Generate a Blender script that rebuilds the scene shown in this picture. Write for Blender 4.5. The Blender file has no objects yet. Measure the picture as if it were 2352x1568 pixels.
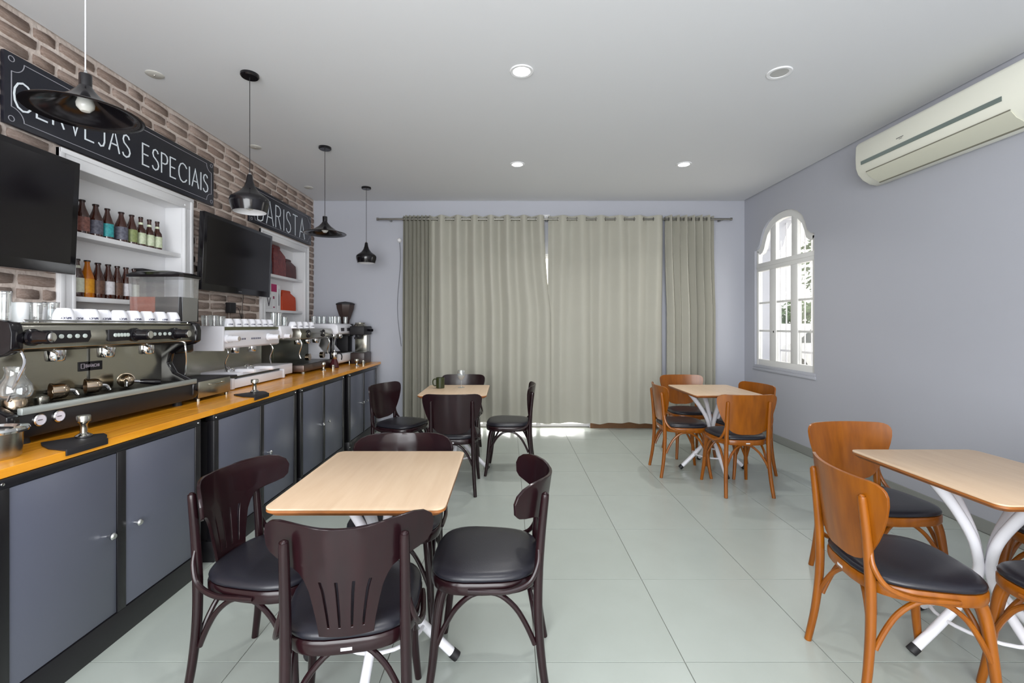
import bpy, bmesh, math, random
from math import sin, cos, pi, radians
from mathutils import Vector, Matrix
random.seed(7)
SC = bpy.context.scene
COL = SC.collection
# ---------------------------------------------------------------- camera
F = 1049.0; CX = 1168.0; CY = 747.0; H = 1.356
cd = bpy.data.cameras.new('camera'); cam = bpy.data.objects.new('camera', cd); COL.objects.link(cam)
cam.location = (0, 0, H); cam.rotation_euler = (pi/2, 0, 0)
cd.sensor_width = 36; cd.lens = F/2352*36
cd.shift_x = (1176-CX)/2352; cd.shift_y = (CY-784)/2352
cd.clip_start = .02; cd.clip_end = 300
SC.camera = cam
# ---------------------------------------------------------------- world, lights, exposure
w = bpy.data.worlds.new('world'); SC.world = w; w.use_nodes = True
nt = w.node_tree; bg = nt.nodes['Background']
bg.inputs[0].default_value = (1.0, .975, .94, 1); bg.inputs[1].default_value = 2.6
def area(name, loc, rot, sx, sy, power, col=(1, 1, 1), shape='RECTANGLE', spread=None):
    l = bpy.data.lights.new(name, 'AREA'); l.shape = shape; l.size = sx
    if shape == 'RECTANGLE': l.size_y = sy
    l.energy = power; l.color = col
    if spread: l.spread = spread
    o = bpy.data.objects.new(name, l); COL.objects.link(o); o.location = loc; o.rotation_euler = rot
    return o
# added lamp in the unseen front opening, fills the room from behind the camera
area('front_fill_lamp', (-.5, -1.5, 1.6), (radians(107), 0, radians(-20)), 3.4, 2.3, 190, (.92, .96, 1.0))
# daylight outside the arched window and outside the patio door
area('window_daylight', (3.75, 5.24, 1.8), (0, radians(90), 0), 1.9, 1.3, 26, (1, .95, .88))
area('door_daylight', (.05, 6.9, 1.3), (radians(-62), 0, 0), 2.0, 2.0, 130, (1, .97, .92))
SC.view_settings.view_transform = 'Standard'; SC.view_settings.look = 'None'
SC.view_settings.gamma = 1; SC.view_settings.use_curve_mapping = False
SC.view_settings.exposure = 0.25
SC.cycles.max_bounces = 10; SC.cycles.diffuse_bounces = 5; SC.cycles.transparent_max_bounces = 24
SC.cycles.use_denoising = True
SC.cycles.sample_clamp_indirect = 6

# ---------------------------------------------------------------- materials
def lin(c):
    return tuple(((v/255)/12.92 if v/255 <= .04045 else ((v/255+.055)/1.055)**2.4) for v in c)
MATS = {}
def mat(name, c, rough=.5, metal=0, bump=0, bscale=60, var=0, vscale=8, c2=None, coat=0, spec=.5, stretch=None, rnd=0):
    """principled with optional noise colour variation (towards c2), per-object variation and noise bump"""
    if name in MATS: return MATS[name]
    m = bpy.data.materials.new(name); m.use_nodes = True; n = m.node_tree.nodes; l = m.node_tree.links
    b = n['Principled BSDF']; a = lin(c)
    b.inputs['Base Color'].default_value = (*a, 1); b.inputs['Roughness'].default_value = rough
    b.inputs['Metallic'].default_value = metal; b.inputs['Specular IOR Level'].default_value = spec
    b.inputs['Coat Weight'].default_value = coat; b.inputs['Coat Roughness'].default_value = .08
    tc = n.new('ShaderNodeTexCoord'); mp = n.new('ShaderNodeMapping'); l.new(tc.outputs['Object'], mp.inputs[0])
    if stretch: mp.inputs['Scale'].default_value = stretch
    if var or rnd:
        mx = n.new('ShaderNodeMix'); mx.data_type = 'RGBA'
        mx.inputs['A'].default_value = (*a, 1); mx.inputs['B'].default_value = (*lin(c2 or [v*.7 for v in c]), 1)
        t = n.new('ShaderNodeTexNoise'); t.inputs['Scale'].default_value = vscale; t.inputs['Detail'].default_value = 5
        l.new(mp.outputs[0], t.inputs[0])
        r = n.new('ShaderNodeMapRange'); r.inputs['From Min'].default_value = .3; r.inputs['From Max'].default_value = .7
        r.inputs['To Max'].default_value = var; l.new(t.outputs[0], r.inputs[0])
        out = r.outputs[0]
        if rnd:
            oi = n.new('ShaderNodeObjectInfo'); ma = n.new('ShaderNodeMath'); ma.operation = 'MULTIPLY_ADD'
            ma.inputs[1].default_value = rnd; l.new(oi.outputs['Random'], ma.inputs[0]); l.new(out, ma.inputs[2]); ma.use_clamp = True
            out = ma.outputs[0]
        l.new(out, mx.inputs['Factor']); l.new(mx.outputs['Result'], b.inputs['Base Color'])
    if bump:
        t2 = n.new('ShaderNodeTexNoise'); t2.inputs['Scale'].default_value = bscale; t2.inputs['Detail'].default_value = 4
        l.new(mp.outputs[0], t2.inputs[0]); bp = n.new('ShaderNodeBump'); bp.inputs['Strength'].default_value = bump
        bp.inputs['Distance'].default_value = .01
        l.new(t2.outputs[0], bp.inputs['Height']); l.new(bp.outputs[0], b.inputs['Normal'])
    MATS[name] = m; return m
def glass(name, tint=(1, 1, 1), refl=.12, rough=.02, veil=0):
    if name in MATS: return MATS[name]
    m = bpy.data.materials.new(name); m.use_nodes = True; n = m.node_tree.nodes; l = m.node_tree.links
    n.remove(n['Principled BSDF']); o = n['Material Output']
    t = n.new('ShaderNodeBsdfTransparent'); t.inputs[0].default_value = (*tint, 1)
    g = n.new('ShaderNodeBsdfGlossy'); g.inputs['Roughness'].default_value = rough
    lw = n.new('ShaderNodeLayerWeight'); lw.inputs[0].default_value = .35
    r = n.new('ShaderNodeMapRange'); r.inputs['To Min'].default_value = refl; r.inputs['To Max'].default_value = .8
    l.new(lw.outputs['Facing'], r.inputs[0])
    mx = n.new('ShaderNodeMixShader'); l.new(r.outputs[0], mx.inputs[0]); l.new(t.outputs[0], mx.inputs[1]); l.new(g.outputs[0], mx.inputs[2])
    last = mx
    if veil:
        d = n.new('ShaderNodeBsdfDiffuse'); m2 = n.new('ShaderNodeMixShader'); m2.inputs[0].default_value = veil
        l.new(mx.outputs[0], m2.inputs[1]); l.new(d.outputs[0], m2.inputs[2]); last = m2
    l.new(last.outputs[0], o.inputs[0]); MATS[name] = m; return m
def emit(name, c, s):
    m = bpy.data.materials.new(name); m.use_nodes = True; n = m.node_tree.nodes
    b = n['Principled BSDF']; b.inputs['Emission Color'].default_value = (*lin(c), 1); b.inputs['Emission Strength'].default_value = s
    MATS[name] = m; return m
wallp = mat('wall_paint', (176, 178, 187), .6, bump=.03, bscale=180, var=.25, vscale=1.2, c2=(168, 170, 179))
ceilp = mat('ceiling_paint', (214, 215, 218), .75, bump=.02, bscale=200)
tilem = mat('floor_tile', (168, 175, 169), .22, var=.5, vscale=3, c2=(162, 169, 162), rnd=.5, spec=.5, bump=.015, bscale=12)
grout = mat('grout', (118, 120, 114), .9)
mortar = mat('mortar', (214, 202, 194), .95, bump=.6, bscale=45, var=.8, vscale=7, c2=(184, 168, 158))
brickm = mat('brick', (190, 172, 162), .92, bump=.7, bscale=50, var=.6, vscale=9, c2=(150, 128, 116), rnd=.6)
black = mat('black_steel', (20, 19, 23), .38)
panelm = mat('slate_panel', (86, 89, 103), .33, spec=.8, var=.3, vscale=2, c2=(78, 83, 96))
woodc = mat('counter_wood', (248, 172, 46), .26, var=.9, vscale=5, c2=(216, 136, 26), stretch=(5, .5, 5), bump=.02, coat=.3)
topm = mat('table_laminate', (206, 181, 153), .38, var=.7, vscale=6, c2=(192, 164, 135), stretch=(6, .6, 1))
edgem = mat('table_edge', (150, 92, 44), .45, var=.5, vscale=20, c2=(120, 68, 28))
whites = mat('white_steel', (226, 226, 232), .35)
rubber = mat('black_rubber', (18, 17, 20), .6)
mahog = mat('mahogany', (32, 13, 17), .24, var=.6, vscale=6, c2=(20, 9, 13), stretch=(6, 6, 1), coat=.08, spec=.35)
honey = mat('honey_wood', (142, 80, 10), .3, var=.7, vscale=5, c2=(108, 54, 4), stretch=(6, 6, 1), coat=.1, spec=.4)
vinyl = mat('black_vinyl', (30, 30, 37), .34, spec=.4, bump=.05, bscale=220)
white = mat('white_paint', (226, 226, 228), .45)
whitet = mat('white_trim', (224, 224, 222), .5)
chrome = mat('chrome', (215, 215, 215), .12, 1)
steel = mat('brushed_steel', (176, 174, 164), .24, 1, bump=.03, bscale=90, stretch=(1, .2, 8))
steeld = mat('tray_steel', (92, 92, 92), .3, 1)
curtm = mat('curtain_fabric', (168, 166, 155), .85, bump=.15, bscale=500, var=.3, vscale=3, c2=(160, 158, 146))
blackp = mat('black_gloss', (16, 14, 18), .16)
blackm = mat('black_matt', (24, 22, 26), .6)
screen = mat('tv_screen', (14, 11, 16), .18)
signm = mat('sign_board', (26, 28, 38), .3, var=.5, vscale=4, c2=(18, 18, 26))
letter = mat('sign_letter', (225, 232, 238), .5)
lettd = mat('sign_line', (150, 150, 158), .5)
cupm = mat('white_china', (240, 240, 246), .18)
printd = mat('dark_print', (90, 90, 110), .5)
amber = mat('amber_glass', (58, 24, 14), .08, spec=.8)
cap = mat('bottle_neck', (30, 14, 10), .15)
gl = glass('clear_glass', (.96, .98, .98), .1, .02, .05)
pane = glass('window_pane', (.97, .98, .98), .04, .01)
hopperg = glass('hopper_plastic', (.86, .87, .88), .1, .08, .1)
acm = mat('ac_plastic', (226, 226, 214), .3)
acg = mat('ac_stripe', (110, 122, 118), .3)
metalr = mat('curtain_rod_metal', (150, 148, 142), .3, 1)
brassy = mat('warm_steel', (190, 172, 150), .2, 1)

# ---------------------------------------------------------------- mesh building
def smooth(pts, n=5):
    out = []; P = [Vector(p) for p in pts]
    for i in range(len(P)-1):
        a = P[max(i-1, 0)]; b = P[i]; c = P[i+1]; d = P[min(i+2, len(P)-1)]
        for k in range(n):
            t = k/n
            out.append(.5*((2*b)+(c-a)*t+(2*a-5*b+4*c-d)*t*t+(3*b-a-3*c+d)*t**3))
    out.append(P[-1]); return out
def interp(rs, n, cnt):
    out = []
    for i in range(len(rs)-1):
        for k in range(n): out.append(rs[i]+(rs[i+1]-rs[i])*k/n)
    out.append(rs[-1]); return out
class MB:
    def __init__(s): s.v = []; s.f = []
    def box(s, x0, x1, y0, y1, z0, z1):
        o = len(s.v)
        s.v += [(x, y, z) for z in (z0, z1) for y in (y0, y1) for x in (x0, x1)]
        s.f += [[o+i for i in q] for q in ((0, 2, 3, 1), (4, 5, 7, 6), (0, 1, 5, 4), (2, 6, 7, 3), (0, 4, 6, 2), (1, 3, 7, 5))]
        return s
    def prism(s, poly, a, b, axis='x'):
        """polygon in the two other axes extruded from a to b along axis"""
        o = len(s.v); n = len(poly)
        for h in (a, b):
            for p, q in poly:
                s.v.append({'x': (h, p, q), 'y': (p, h, q), 'z': (p, q, h)}[axis])
        s.f.append([o+i for i in range(n)][::-1]); s.f.append([o+n+i for i in range(n)])
        for i in range(n): s.f.append([o+i, o+(i+1) % n, o+n+(i+1) % n, o+n+i])
        return s
    def lathe(s, prof, c=(0, 0, 0), seg=20, axis='z', open_=False):
        o = len(s.v); c = Vector(c); rings = []
        for r, h in prof:
            if r < 1e-5 and not open_:
                p = (0, 0, h); ids = [len(s.v)]; pts = [p]
            else:
                pts = [(r*cos(2*pi*i/seg), r*sin(2*pi*i/seg), h) for i in range(seg)]; ids = [len(s.v)+i for i in range(seg)]
            for p in pts:
                if axis == 'x': p = (p[2], p[0], p[1])
                elif axis == 'y': p = (p[1], p[2], p[0])
                s.v.append(tuple(c+Vector(p)))
            rings.append(ids)
        for A, B in zip(rings, rings[1:]):
            for i in range(seg):
                j = (i+1) % seg
                if len(A) == 1 and len(B) == 1: continue
                if len(A) == 1: s.f.append([A[0], B[i], B[j]])
                elif len(B) == 1: s.f.append([A[i], A[j], B[0]])
                else: s.f.append([A[i], A[j], B[j], B[i]])
        return s
    def tube(s, pts, r, seg=10, n=5, closed=False, caps=True):
        rs = r if isinstance(r, (list, tuple)) else [r]*len(pts)
        if closed: P = [Vector(p) for p in pts]; R = list(rs)
        elif n > 1: P = smooth(pts, n); R = interp(rs, n, len(P))
        else: P = [Vector(p) for p in pts]; R = list(rs)
        N = len(P); o = len(s.v); nrm = None
        for i in range(N):
            if closed: t = (P[(i+1) % N]-P[i-1]).normalized()
            else: t = (P[min(i+1, N-1)]-P[max(i-1, 0)]).normalized()
            if nrm is None:
                nrm = Vector((0, 0, 1)) if abs(t.z) < .9 else Vector((1, 0, 0))
            nrm = (nrm-t*nrm.dot(t)).normalized(); b = t.cross(nrm)
            for k in range(seg):
                a = 2*pi*k/seg; s.v.append(tuple(P[i]+(nrm*cos(a)+b*sin(a))*R[i]))
        for i in range(N if closed else N-1):
            j = (i+1) % N
            for k in range(seg):
                m = (k+1) % seg; s.f.append([o+i*seg+k, o+i*seg+m, o+j*seg+m, o+j*seg+k])
        if caps and not closed:
            s.f.append([o+k for k in range(seg)][::-1]); s.f.append([o+(N-1)*seg+k for k in range(seg)])
        return s
    def loops(s, loops, cap0=True, cap1=True):
        o = len(s.v); n = len(loops[0])
        for L in loops: s.v += [tuple(p) for p in L]
        for i in range(len(loops)-1):
            for k in range(n):
                m = (k+1) % n; s.f.append([o+i*n+k, o+i*n+m, o+(i+1)*n+m, o+(i+1)*n+k])
        if cap0: s.f.append([o+k for k in range(n)][::-1])
        if cap1: s.f.append([o+(len(loops)-1)*n+k for k in range(n)])
        return s
    def mesh(s, name, m=None, bevel=0, bseg=2, ang=35, tf=None, thick=0):
        me = bpy.data.meshes.new(name); me.from_pydata(s.v, [], s.f)
        bm = bmesh.new(); bm.from_mesh(me)
        bmesh.ops.recalc_face_normals(bm, faces=bm.faces)
        if thick: bmesh.ops.solidify(bm, geom=bm.faces[:], thickness=thick)
        if bevel:
            es = [e for e in bm.edges if len(e.link_faces) == 2 and e.calc_face_angle(0) > radians(30)]
            bmesh.ops.bevel(bm, geom=es, offset=bevel, segments=bseg, profile=.5, affect='EDGES', clamp_overlap=True)
        if tf: bmesh.ops.transform(bm, matrix=tf, verts=bm.verts)
        for f in bm.faces: f.smooth = True
        for e in bm.edges: e.smooth = not (len(e.link_faces) == 2 and e.calc_face_angle(0) > radians(ang))
        bm.to_mesh(me); bm.free()
        if m: me.materials.append(m)
        return me
    def build(s, name, m, parent=None, loc=(0, 0, 0), rot=(0, 0, 0), **k):
        return link(name, s.mesh(name, m, **k), parent, loc, rot)
def link(name, me, parent=None, loc=(0, 0, 0), rot=(0, 0, 0)):
    o = bpy.data.objects.new(name, me); COL.objects.link(o); o.location = loc; o.rotation_euler = rot
    if parent: o.parent = parent
    return o
def tag(o, label, cat, group=None):
    o['label'] = label; o['category'] = cat
    if group: o['group'] = group
    return o
def thing(name, label, cat, loc=(0, 0, 0), rz=0, group=None):
    o = bpy.data.objects.new(name, None); COL.objects.link(o); o.location = loc; o.rotation_euler = (0, 0, rz)
    o.empty_display_size = .1
    return tag(o, label, cat, group)
def struct(o): o['kind'] = 'structure'; return o
def kids(o): return [c for c in bpy.data.objects if c.parent == o]
def dup(root, loc, rz=0, label=None, group=None, recolor=None):
    def cp(o, par):
        c = o.copy(); COL.objects.link(c); c.parent = par
        for ch in CH.get(o.name, []): cp(ch, c)
        return c
    CH = {}
    for o in bpy.data.objects:
        if o.parent: CH.setdefault(o.parent.name, []).append(o)
    r = cp(root, None); r.location = loc; r.rotation_euler = (0, 0, rz)
    if label: r['label'] = label
    if group: r['group'] = group
    return r
def box(name, m, x0, x1, y0, y1, z0, z1, parent=None, bevel=0, **k):
    return MB().box(x0, x1, y0, y1, z0, z1).build(name, m, parent, bevel=bevel, **k)

# ================================================================ ROOM SHELL
XL, XR, YB, YF, ZC = -2.584, 3.126, 6.05, -1.6, 3.005
# floor bed and tiles
floor = struct(box('floor', grout, XL-.2, XR+.3, YF-.2, YB+.3, -.12, -.003))
tme = MB().box(-.5, .5, -.5, .5, -.012, 0).mesh('floor_tile', tilem)
ux = [.11+.6*k for k in range(-5, 6)]; uy = [1.84+.6*k for k in range(-10, 8)]
for i in range(-5, 6):
    for j in range(-9, 8):
        x0, x1 = max(.11+.6*i, XL), min(.11+.6*(i+1), XR); y0, y1 = max(1.84+.6*j, YF), min(1.84+.6*(j+1), YB)
        if x1-x0 < .02 or y1-y0 < .02: continue
        t = link('floor_tile', tme, floor, ((x0+x1)/2, (y0+y1)/2, random.uniform(-.0004, .0004))); t.scale = (x1-x0-.004, y1-y0-.004, 1)
# ceiling with a shadow gap along the walls
ceil = struct(box('ceiling', ceilp, XL+.018, XR-.014, YF, YB-.006, ZC, ZC+.03))
struct(box('trim_1', mat('gap_dark', (60, 58, 56), .9), XL-.2, XR+.3, YF-.2, YB+.3, ZC+.09, ZC+.14))
# right wall with arched window opening
arch = [(5.80, 2.30), (5.74, 2.315), (5.69, 2.36), (5.655, 2.45), (5.61, 2.53), (5.53, 2.595), (5.43, 2.64), (5.33, 2.66), (5.235, 2.665),
        (5.14, 2.66), (5.04, 2.64), (4.94, 2.595), (4.86, 2.53), (4.815, 2.45), (4.78, 2.36), (4.73, 2.315), (4.67, 2.30)]
ZS = .862
wr = MB()
wr.prism([(YF, 0), (4.67, 0), (4.67, ZC+.1), (YF, ZC+.1)], XR, XR+.3)
wr.prism([(5.80, 0), (YB+.3, 0), (YB+.3, ZC+.1), (5.80, ZC+.1)], XR, XR+.3)
wr.prism([(4.67, 0), (5.80, 0), (5.80, ZS), (4.67, ZS)], XR, XR+.3)
wr.prism([(4.67, ZC+.1), (5.80, ZC+.1)]+arch, XR, XR+.3)
struct(wr.build('wall_right', wallp))
# back wall with door opening x -1.0..1.08
wb = MB()
wb.box(XL-.2, -1.0, YB, YB+.2, 0, ZC+.1).box(1.08, XR, YB, YB+.2, 0, ZC+.1).box(-1.0, 1.08, YB, YB+.2, 2.3, ZC+.1)
struct(wb.build('wall_back', wallp))
# left wall: mortar bed with two niches
N1 = (2.69, 3.62, .9, 2.295); N2 = (4.80, 5.755, .9, 2.285); ND = .14
wl = MB(); X0, X1 = XL-.3, XL
wl.box(X0, X1, YF, N1[0], 0, ZC+.1).box(X0, X1, N1[1], N2[0], 0, ZC+.1).box(X0, X1, N2[1], YB+.2, 0, ZC+.1)
for N in (N1, N2):
    wl.box(X0, X1, N[0], N[1], 0, N[2]).box(X0, X1, N[0], N[1], N[3], ZC+.1).box(X0, XL-ND, N[0], N[1], N[2], N[3])
wleft = struct(wl.build('wall_left', mortar))
# unseen front wall behind the camera, wide opening added to let light in
wf = MB(); wf.box(XL-.2, -2.1, YF-.2, YF, 0, ZC+.1).box(2.7, XR+.3, YF-.2, YF, 0, ZC+.1).box(-2.1, 2.7, YF-.2, YF, 2.75, ZC+.1).box(-2.1, 2.7, YF-.2, YF, 0, .25)
struct(wf.build('wall_front', wallp))
# baseboard right and back
bbm = mat('baseboard_stone', (140, 142, 138), .4)
struct(box('baseboard_right', bbm, XR-.012, XR, YF, YB, 0, .084))
struct(box('baseboard_back', bbm, XL, -1.0, YB-.012, YB, 0, .084))
struct(MB().box(2.05, XR-.012, YB-.012, YB, 0, .084).build('baseboard_back.001', bbm))
struct(box('trim_2', mat('threshold_wood', (112, 74, 36), .5, var=.6, vscale=9), 1.08, 2.05, YB-.02, YB, 0, .1))
# bricks
bvar = []
for k in range(10):
    m = MB(); L, Hh = .5, .5; out = []
    cs = [(-.5, -.5), (-.15, -.5), (.2, -.5), (.5, -.5), (.5, 0), (.5, .5), (.18, .5), (-.2, .5), (-.5, .5), (-.5, 0)]
    for (a, b) in cs:
        ca = abs(a) > .49 and abs(b) > .49
        out.append((a*(.965 if ca else 1)+random.uniform(-.014, .014), b*(.88 if ca else 1)+random.uniform(-.06, .06)))
    # one more vertex per corner to round it
    n = len(out); ring = lambda s, h: [(h+random.uniform(-.0015, .0015) if h > 0 else h, p[0]*s, p[1]*(1-(1-s)*2.6)) for p in out]
    m.loops([ring(1, -.004), ring(.985, .005), ring(.955, .009)], cap0=False)
    bvar.append(m.mesh('brick', brickm, ang=60))
RP = .0752; stuffm = MB()
def excl(y0, y1, z):
    segs = [(y0, y1)]
    rects = [(2.34, 3.96, 2.40, 2.755), (4.55, 5.92, 2.40, 2.755), (N1[0]-.085, N1[1]+.085, 0, 2.37), (N2[0]-.075, N2[1]+.105, 0, 2.36)]
    for a, b, c, d in rects:
        if c-.01 < z < d+.01:
            ns = []
            for s0, s1 in segs:
                if s1 <= a or s0 >= b: ns.append((s0, s1)); continue
                if s0 < a: ns.append((s0, a-.006))
                if s1 > b: ns.append((b+.006, s1))
            segs = ns
    return [s for s in segs if s[1]-s[0] > .03]
row = 0; z = .885+RP/2
while z < 3.0+RP*.3:
    y = -1.2+(row % 2)*.117+random.uniform(-.03, .03)
    hh = RP-.019
    zz = z; zh = hh
    if z+hh/2 > 3.0: zh = 3.0-(z-hh/2); zz = 3.0-zh/2
    while y < YB-.03 and zh > .012:
        L = .216*random.choice([1, 1, 1, 1.05, .95, .55 if random.random() < .35 else 1])
        y1 = min(y+L, YB-.004)
        for a, b in excl(y, y1, zz):
            if b > 1.95:
                o = link('brick', random.choice(bvar), wleft, (XL, (a+b)/2, zz+random.uniform(-.002, .002)))
                o.scale = (random.uniform(.7, 1.3), b-a, zh)
            else:
                src = random.choice(bvar); o0 = len(stuffm.v)
                stuffm.v += [(XL+v.co.x, (a+b)/2+v.co.y*(b-a), zz+v.co.z*zh) for v in src.vertices]
                stuffm.f += [[o0+i for i in p.vertices] for p in src.polygons]
        y += L+.02
    z += RP; row += 1
bs = stuffm.build('brick_field', brickm, wleft, ang=60); bs['kind'] = 'stuff'

# ================================================================ NICHES
def niche(N, label, f0, f1, ft):
    t = thing('wall_niche', label, 'shelf niche', (XL, N[0], N[2]), 0)
    L = N[1]-N[0]; Z = N[3]-N[2]; e = .012
    MB().box(-ND+.001, -ND+.012, .001, L-.001, .0, Z-.001).build('back_panel', white, t)
    MB().box(-ND+.012, 0, .001, .012, 0, Z-.001).build('side_panel', white, t)
    MB().box(-ND+.012, 0, L-.012, L-.001, 0, Z-.001).build('side_panel', white, t)
    MB().box(-ND+.012, 0, .012, L-.012, Z-.012, Z-.001).build('top_panel', white, t)
    for y0, y1, inn in ((-f0, .012, 1), (L-.012, L+f1, -1)):
        MB().box(.0, .022, y0, y1, 0, Z+ft).box(.022, .03, (y0 if inn > 0 else y1-.028), (y0+.028 if inn > 0 else y1), 0, Z+ft)\
            .box(.022, .027, (y1-.02 if inn > 0 else y0), (y1 if inn > 0 else y0+.02), 0, Z+.02).build('casing', white, t, bevel=.002)
    MB().box(0, .024, -f0, L+f1, Z-.012, Z+ft).box(.024, .032, -f0, L+f1, Z+ft-.028, Z+ft).box(.022, .028, 0, L, Z-.012, Z+.006).build('head_casing', white, t, bevel=.002)
    for zz in (1.92, 1.53):
        MB().box(-ND+.012, -.004, .012, L-.012, zz-.03-N[2], zz-N[2]).build('shelf', white, t, bevel=.0015)
    return t
niche(N1, 'white framed wall niche with shelves of beer bottles, between the two televisions', .085, .085, .08)
niche(N2, 'white framed wall niche with coffee bags and boxes, beside the far corner', .07, .10, .08)
# bottles ------------------------------------------------------------
bot_mats = {}
def bottle(Y, z, h, r, lab, labm=None, lz=(.12, .48), body=amber, neckband=None, long=False, name='beer_bottle', Xo=-.062):
    t = thing(name, lab, 'bottle', (XL+Xo, Y, z), 0, 'beer bottles on the niche shelves')
    if long: pr = [(0, 0), (r, .002), (r, h*.5), (r*.93, h*.58), (r*.55, h*.66), (r*.42, h*.78), (r*.40, h*.93), (r*.46, h*.935), (r*.46, h*.97), (r*.4, h), (0, h)]
    else: pr = [(0, 0), (r*.96, .001), (r, h*.03), (r, h*.5), (r*.95, h*.56), (r*.72, h*.68), (r*.5, h*.79), (r*.38, h*.88), (r*.36, h*.94), (r*.44, h*.945), (r*.44, h*.99), (r*.38, h), (0, h)]
    MB().lathe(pr, seg=16).build('glass_body', body, t)
    MB().lathe([(r*.47, h*.965), (r*.49, h*.97), (r*.47, h*1.005), (0, h*1.01)], seg=14).build('bottle_cap', cap, t)
    if labm: MB().lathe([(r*1.012, h*lz[0]), (r*1.02, h*(lz[0]+.01)), (r*1.02, h*(lz[1]-.01)), (r*1.012, h*lz[1])], seg=20).build('paper_label', labm, t)
    if neckband: MB().lathe([(r*.57, h*.76), (r*.48, h*.83)] if not long else [(r*.46, h*.73), (r*.46, h*.82)], seg=14).build('neck_label', neckband, t)
    return t
lb = lambda n, c, c2=None: mat(n, c, .5, var=.8 if c2 else 0, vscale=60, c2=c2)
L_pink = lb('label_copper', (150, 100, 90), (80, 45, 40)); L_grey = lb('label_dark_grey', (60, 60, 72), (120, 120, 135))
L_teal = lb('label_teal', (60, 175, 178), (30, 110, 120)); L_green = lb('label_green', (112, 124, 76), (150, 160, 104))
L_pale = lb('label_pale_green', (214, 218, 194), (156, 176, 134)); L_cream = lb('label_cream', (215, 218, 200), (190, 190, 170))
L_gold = lb('label_gold', (215, 150, 20), (190, 120, 10)); L_white = lb('label_white', (220, 218, 222), (185, 180, 185))
L_brown = lb('label_brown', (110, 80, 65), (70, 45, 35)); goldg = mat('golden_glass', (176, 98, 8), .08)
rr = .034
up = [(2.755, .208, .036, 'brown bottle half hidden behind the near television, upper shelf', L_pink, 0),
 (2.833, .212, .037, 'brown bottle with copper label, first fully seen on the upper shelf', L_pink, 0),
 (2.927, .208, .037, 'brown bottle with dark grey label left of the teal one', L_grey, 0),
 (3.012, .203, .033, 'brown bottle with a bright teal label', L_teal, 0),
 (3.120, .206, .037, 'brown bottle with dark label just right of the teal one', L_grey, 0),
 (3.207, .208, .034, 'brown bottle with olive green label on the upper shelf', L_green, 0),
 (3.286, .212, .031, 'long necked bottle with pale green label, left of three alike', L_pale, 1),
 (3.364, .212, .031, 'long necked bottle with pale green label, middle of three alike', L_pale, 1),
 (3.440, .214, .031, 'long necked bottle with pale green label, rightmost on the upper shelf', L_pale, 1)]
for Y, h, r, lab, lm, lg in up:
    bottle(Y, 1.921, h, r, lab, lm, (.08, .5 if not lg else .46), neckband=(L_pale if lg else None), long=bool(lg))
lo = [(2.735, .225, .034, 'dark bottle with dull brown label at the left end of the lower shelf', L_brown, 0, amber),
 (2.800, .232, .034, 'bottle with cream label and white neck band beside the golden one', L_cream, 0, amber),
 (2.868, .232, .035, 'golden yellow bottle on the lower shelf', L_gold, 0, goldg),
 (2.943, .226, .035, 'brown bottle with brown label right of the golden one', L_brown, 0, amber),
 (3.018, .226, .034, 'brown bottle with plain white label on the lower shelf', L_white, 0, amber),
 (3.088, .224, .032, 'brown bottle with brown label between two white labelled ones', L_brown, 0, amber),
 (3.158, .224, .033, 'brown bottle with off-white label near the grinder hopper', L_white, 0, amber),
 (3.226, .222, .030, 'bottle with cream label at the right end, partly behind the hopper', L_cream, 0, amber)]
for k, (Y, h, r, lab, lm, lg, bd) in enumerate(lo):
    bottle(Y, 1.531, h, r, lab, lm, (.12, .5), body=bd, neckband=(L_cream if k in (1, 7) else None))
t = thing('gift_box', 'black box standing on the lower shelf behind the grinder', 'box', (XL-.115, 3.28, 1.531))
MB().box(0, .07, 0, .21, 0, .235).build('carton', blackm, t, bevel=.002)
MB().box(.07, .0715, .12, .19, .2, .22).build('printed_panel', mat('dim_print', (90, 86, 92), .5), t)
# coffee bags and boxes in niche 2 -----------------------------------
def bag(lab, Y, z, w_, h, d, m, m2=None, tipped=1, gus=.75):
    t = thing('coffee_bag', lab, 'bag', (XL-.115, Y, z))
    def ring(f, hh, dd): return [(d/2+dd*d/2*sx, w_/2+f*w_/2*sy, hh) for sx, sy in ((-1, -1), (-.0, -1.06), (1, -1), (1.06, -.4), (1.06, .4), (1, 1), (0, 1.06), (-1, 1))]
    MB().loops([ring(1, 0, 1), ring(1.02, h*.1, 1.04), ring(1, h*.5, 1), ring(.98, h*.68, .9), ring(gus, h*.86, .35), ring(gus*.98, h*.9, .12), ring(gus*.98, h, .08)]).build('pouch', m, t, ang=50)
    MB().box(d/2-.006, d/2+.008, w_/2-gus*w_/2-.003, w_/2+gus*w_/2+.003, h*.9, h*.97).build('folded_top', m2 or m, t)
    return t
bag('dark blue coffee bag peeking out beside the far television', 4.90, 1.921, .15, .26, .085, mat('foil_navy', (22, 20, 40), .3, bump=.2, bscale=30))
bag('tall speckled red coffee bag on the upper shelf', 5.07, 1.921, .28, .345, .09, mat('foil_red', (128, 52, 48), .4, var=.9, vscale=30, c2=(84, 24, 30), bump=.3, bscale=30), gus=.55)
bag('narrow dark red coffee bag at the right end of the upper shelf', 5.37, 1.921, .26, .23, .08, mat('foil_dark_red', (84, 30, 28), .45, var=.7, vscale=20, c2=(50, 16, 18)), gus=.5)
bag('bright orange coffee bag on the lower shelf', 5.28, 1.531, .33, .24, .085, mat('paper_orange', (186, 62, 18), .6, bump=.2, bscale=15), gus=.6)
mg = mat('magenta_print', (170, 10, 90), .5)
t = thing('carton_box', 'white box with magenta top print, next to the slim white box', 'box', (XL-.11, 5.04, 1.531))
MB().box(0, .075, 0, .12, 0, .29).build('carton', white, t, bevel=.002)
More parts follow.
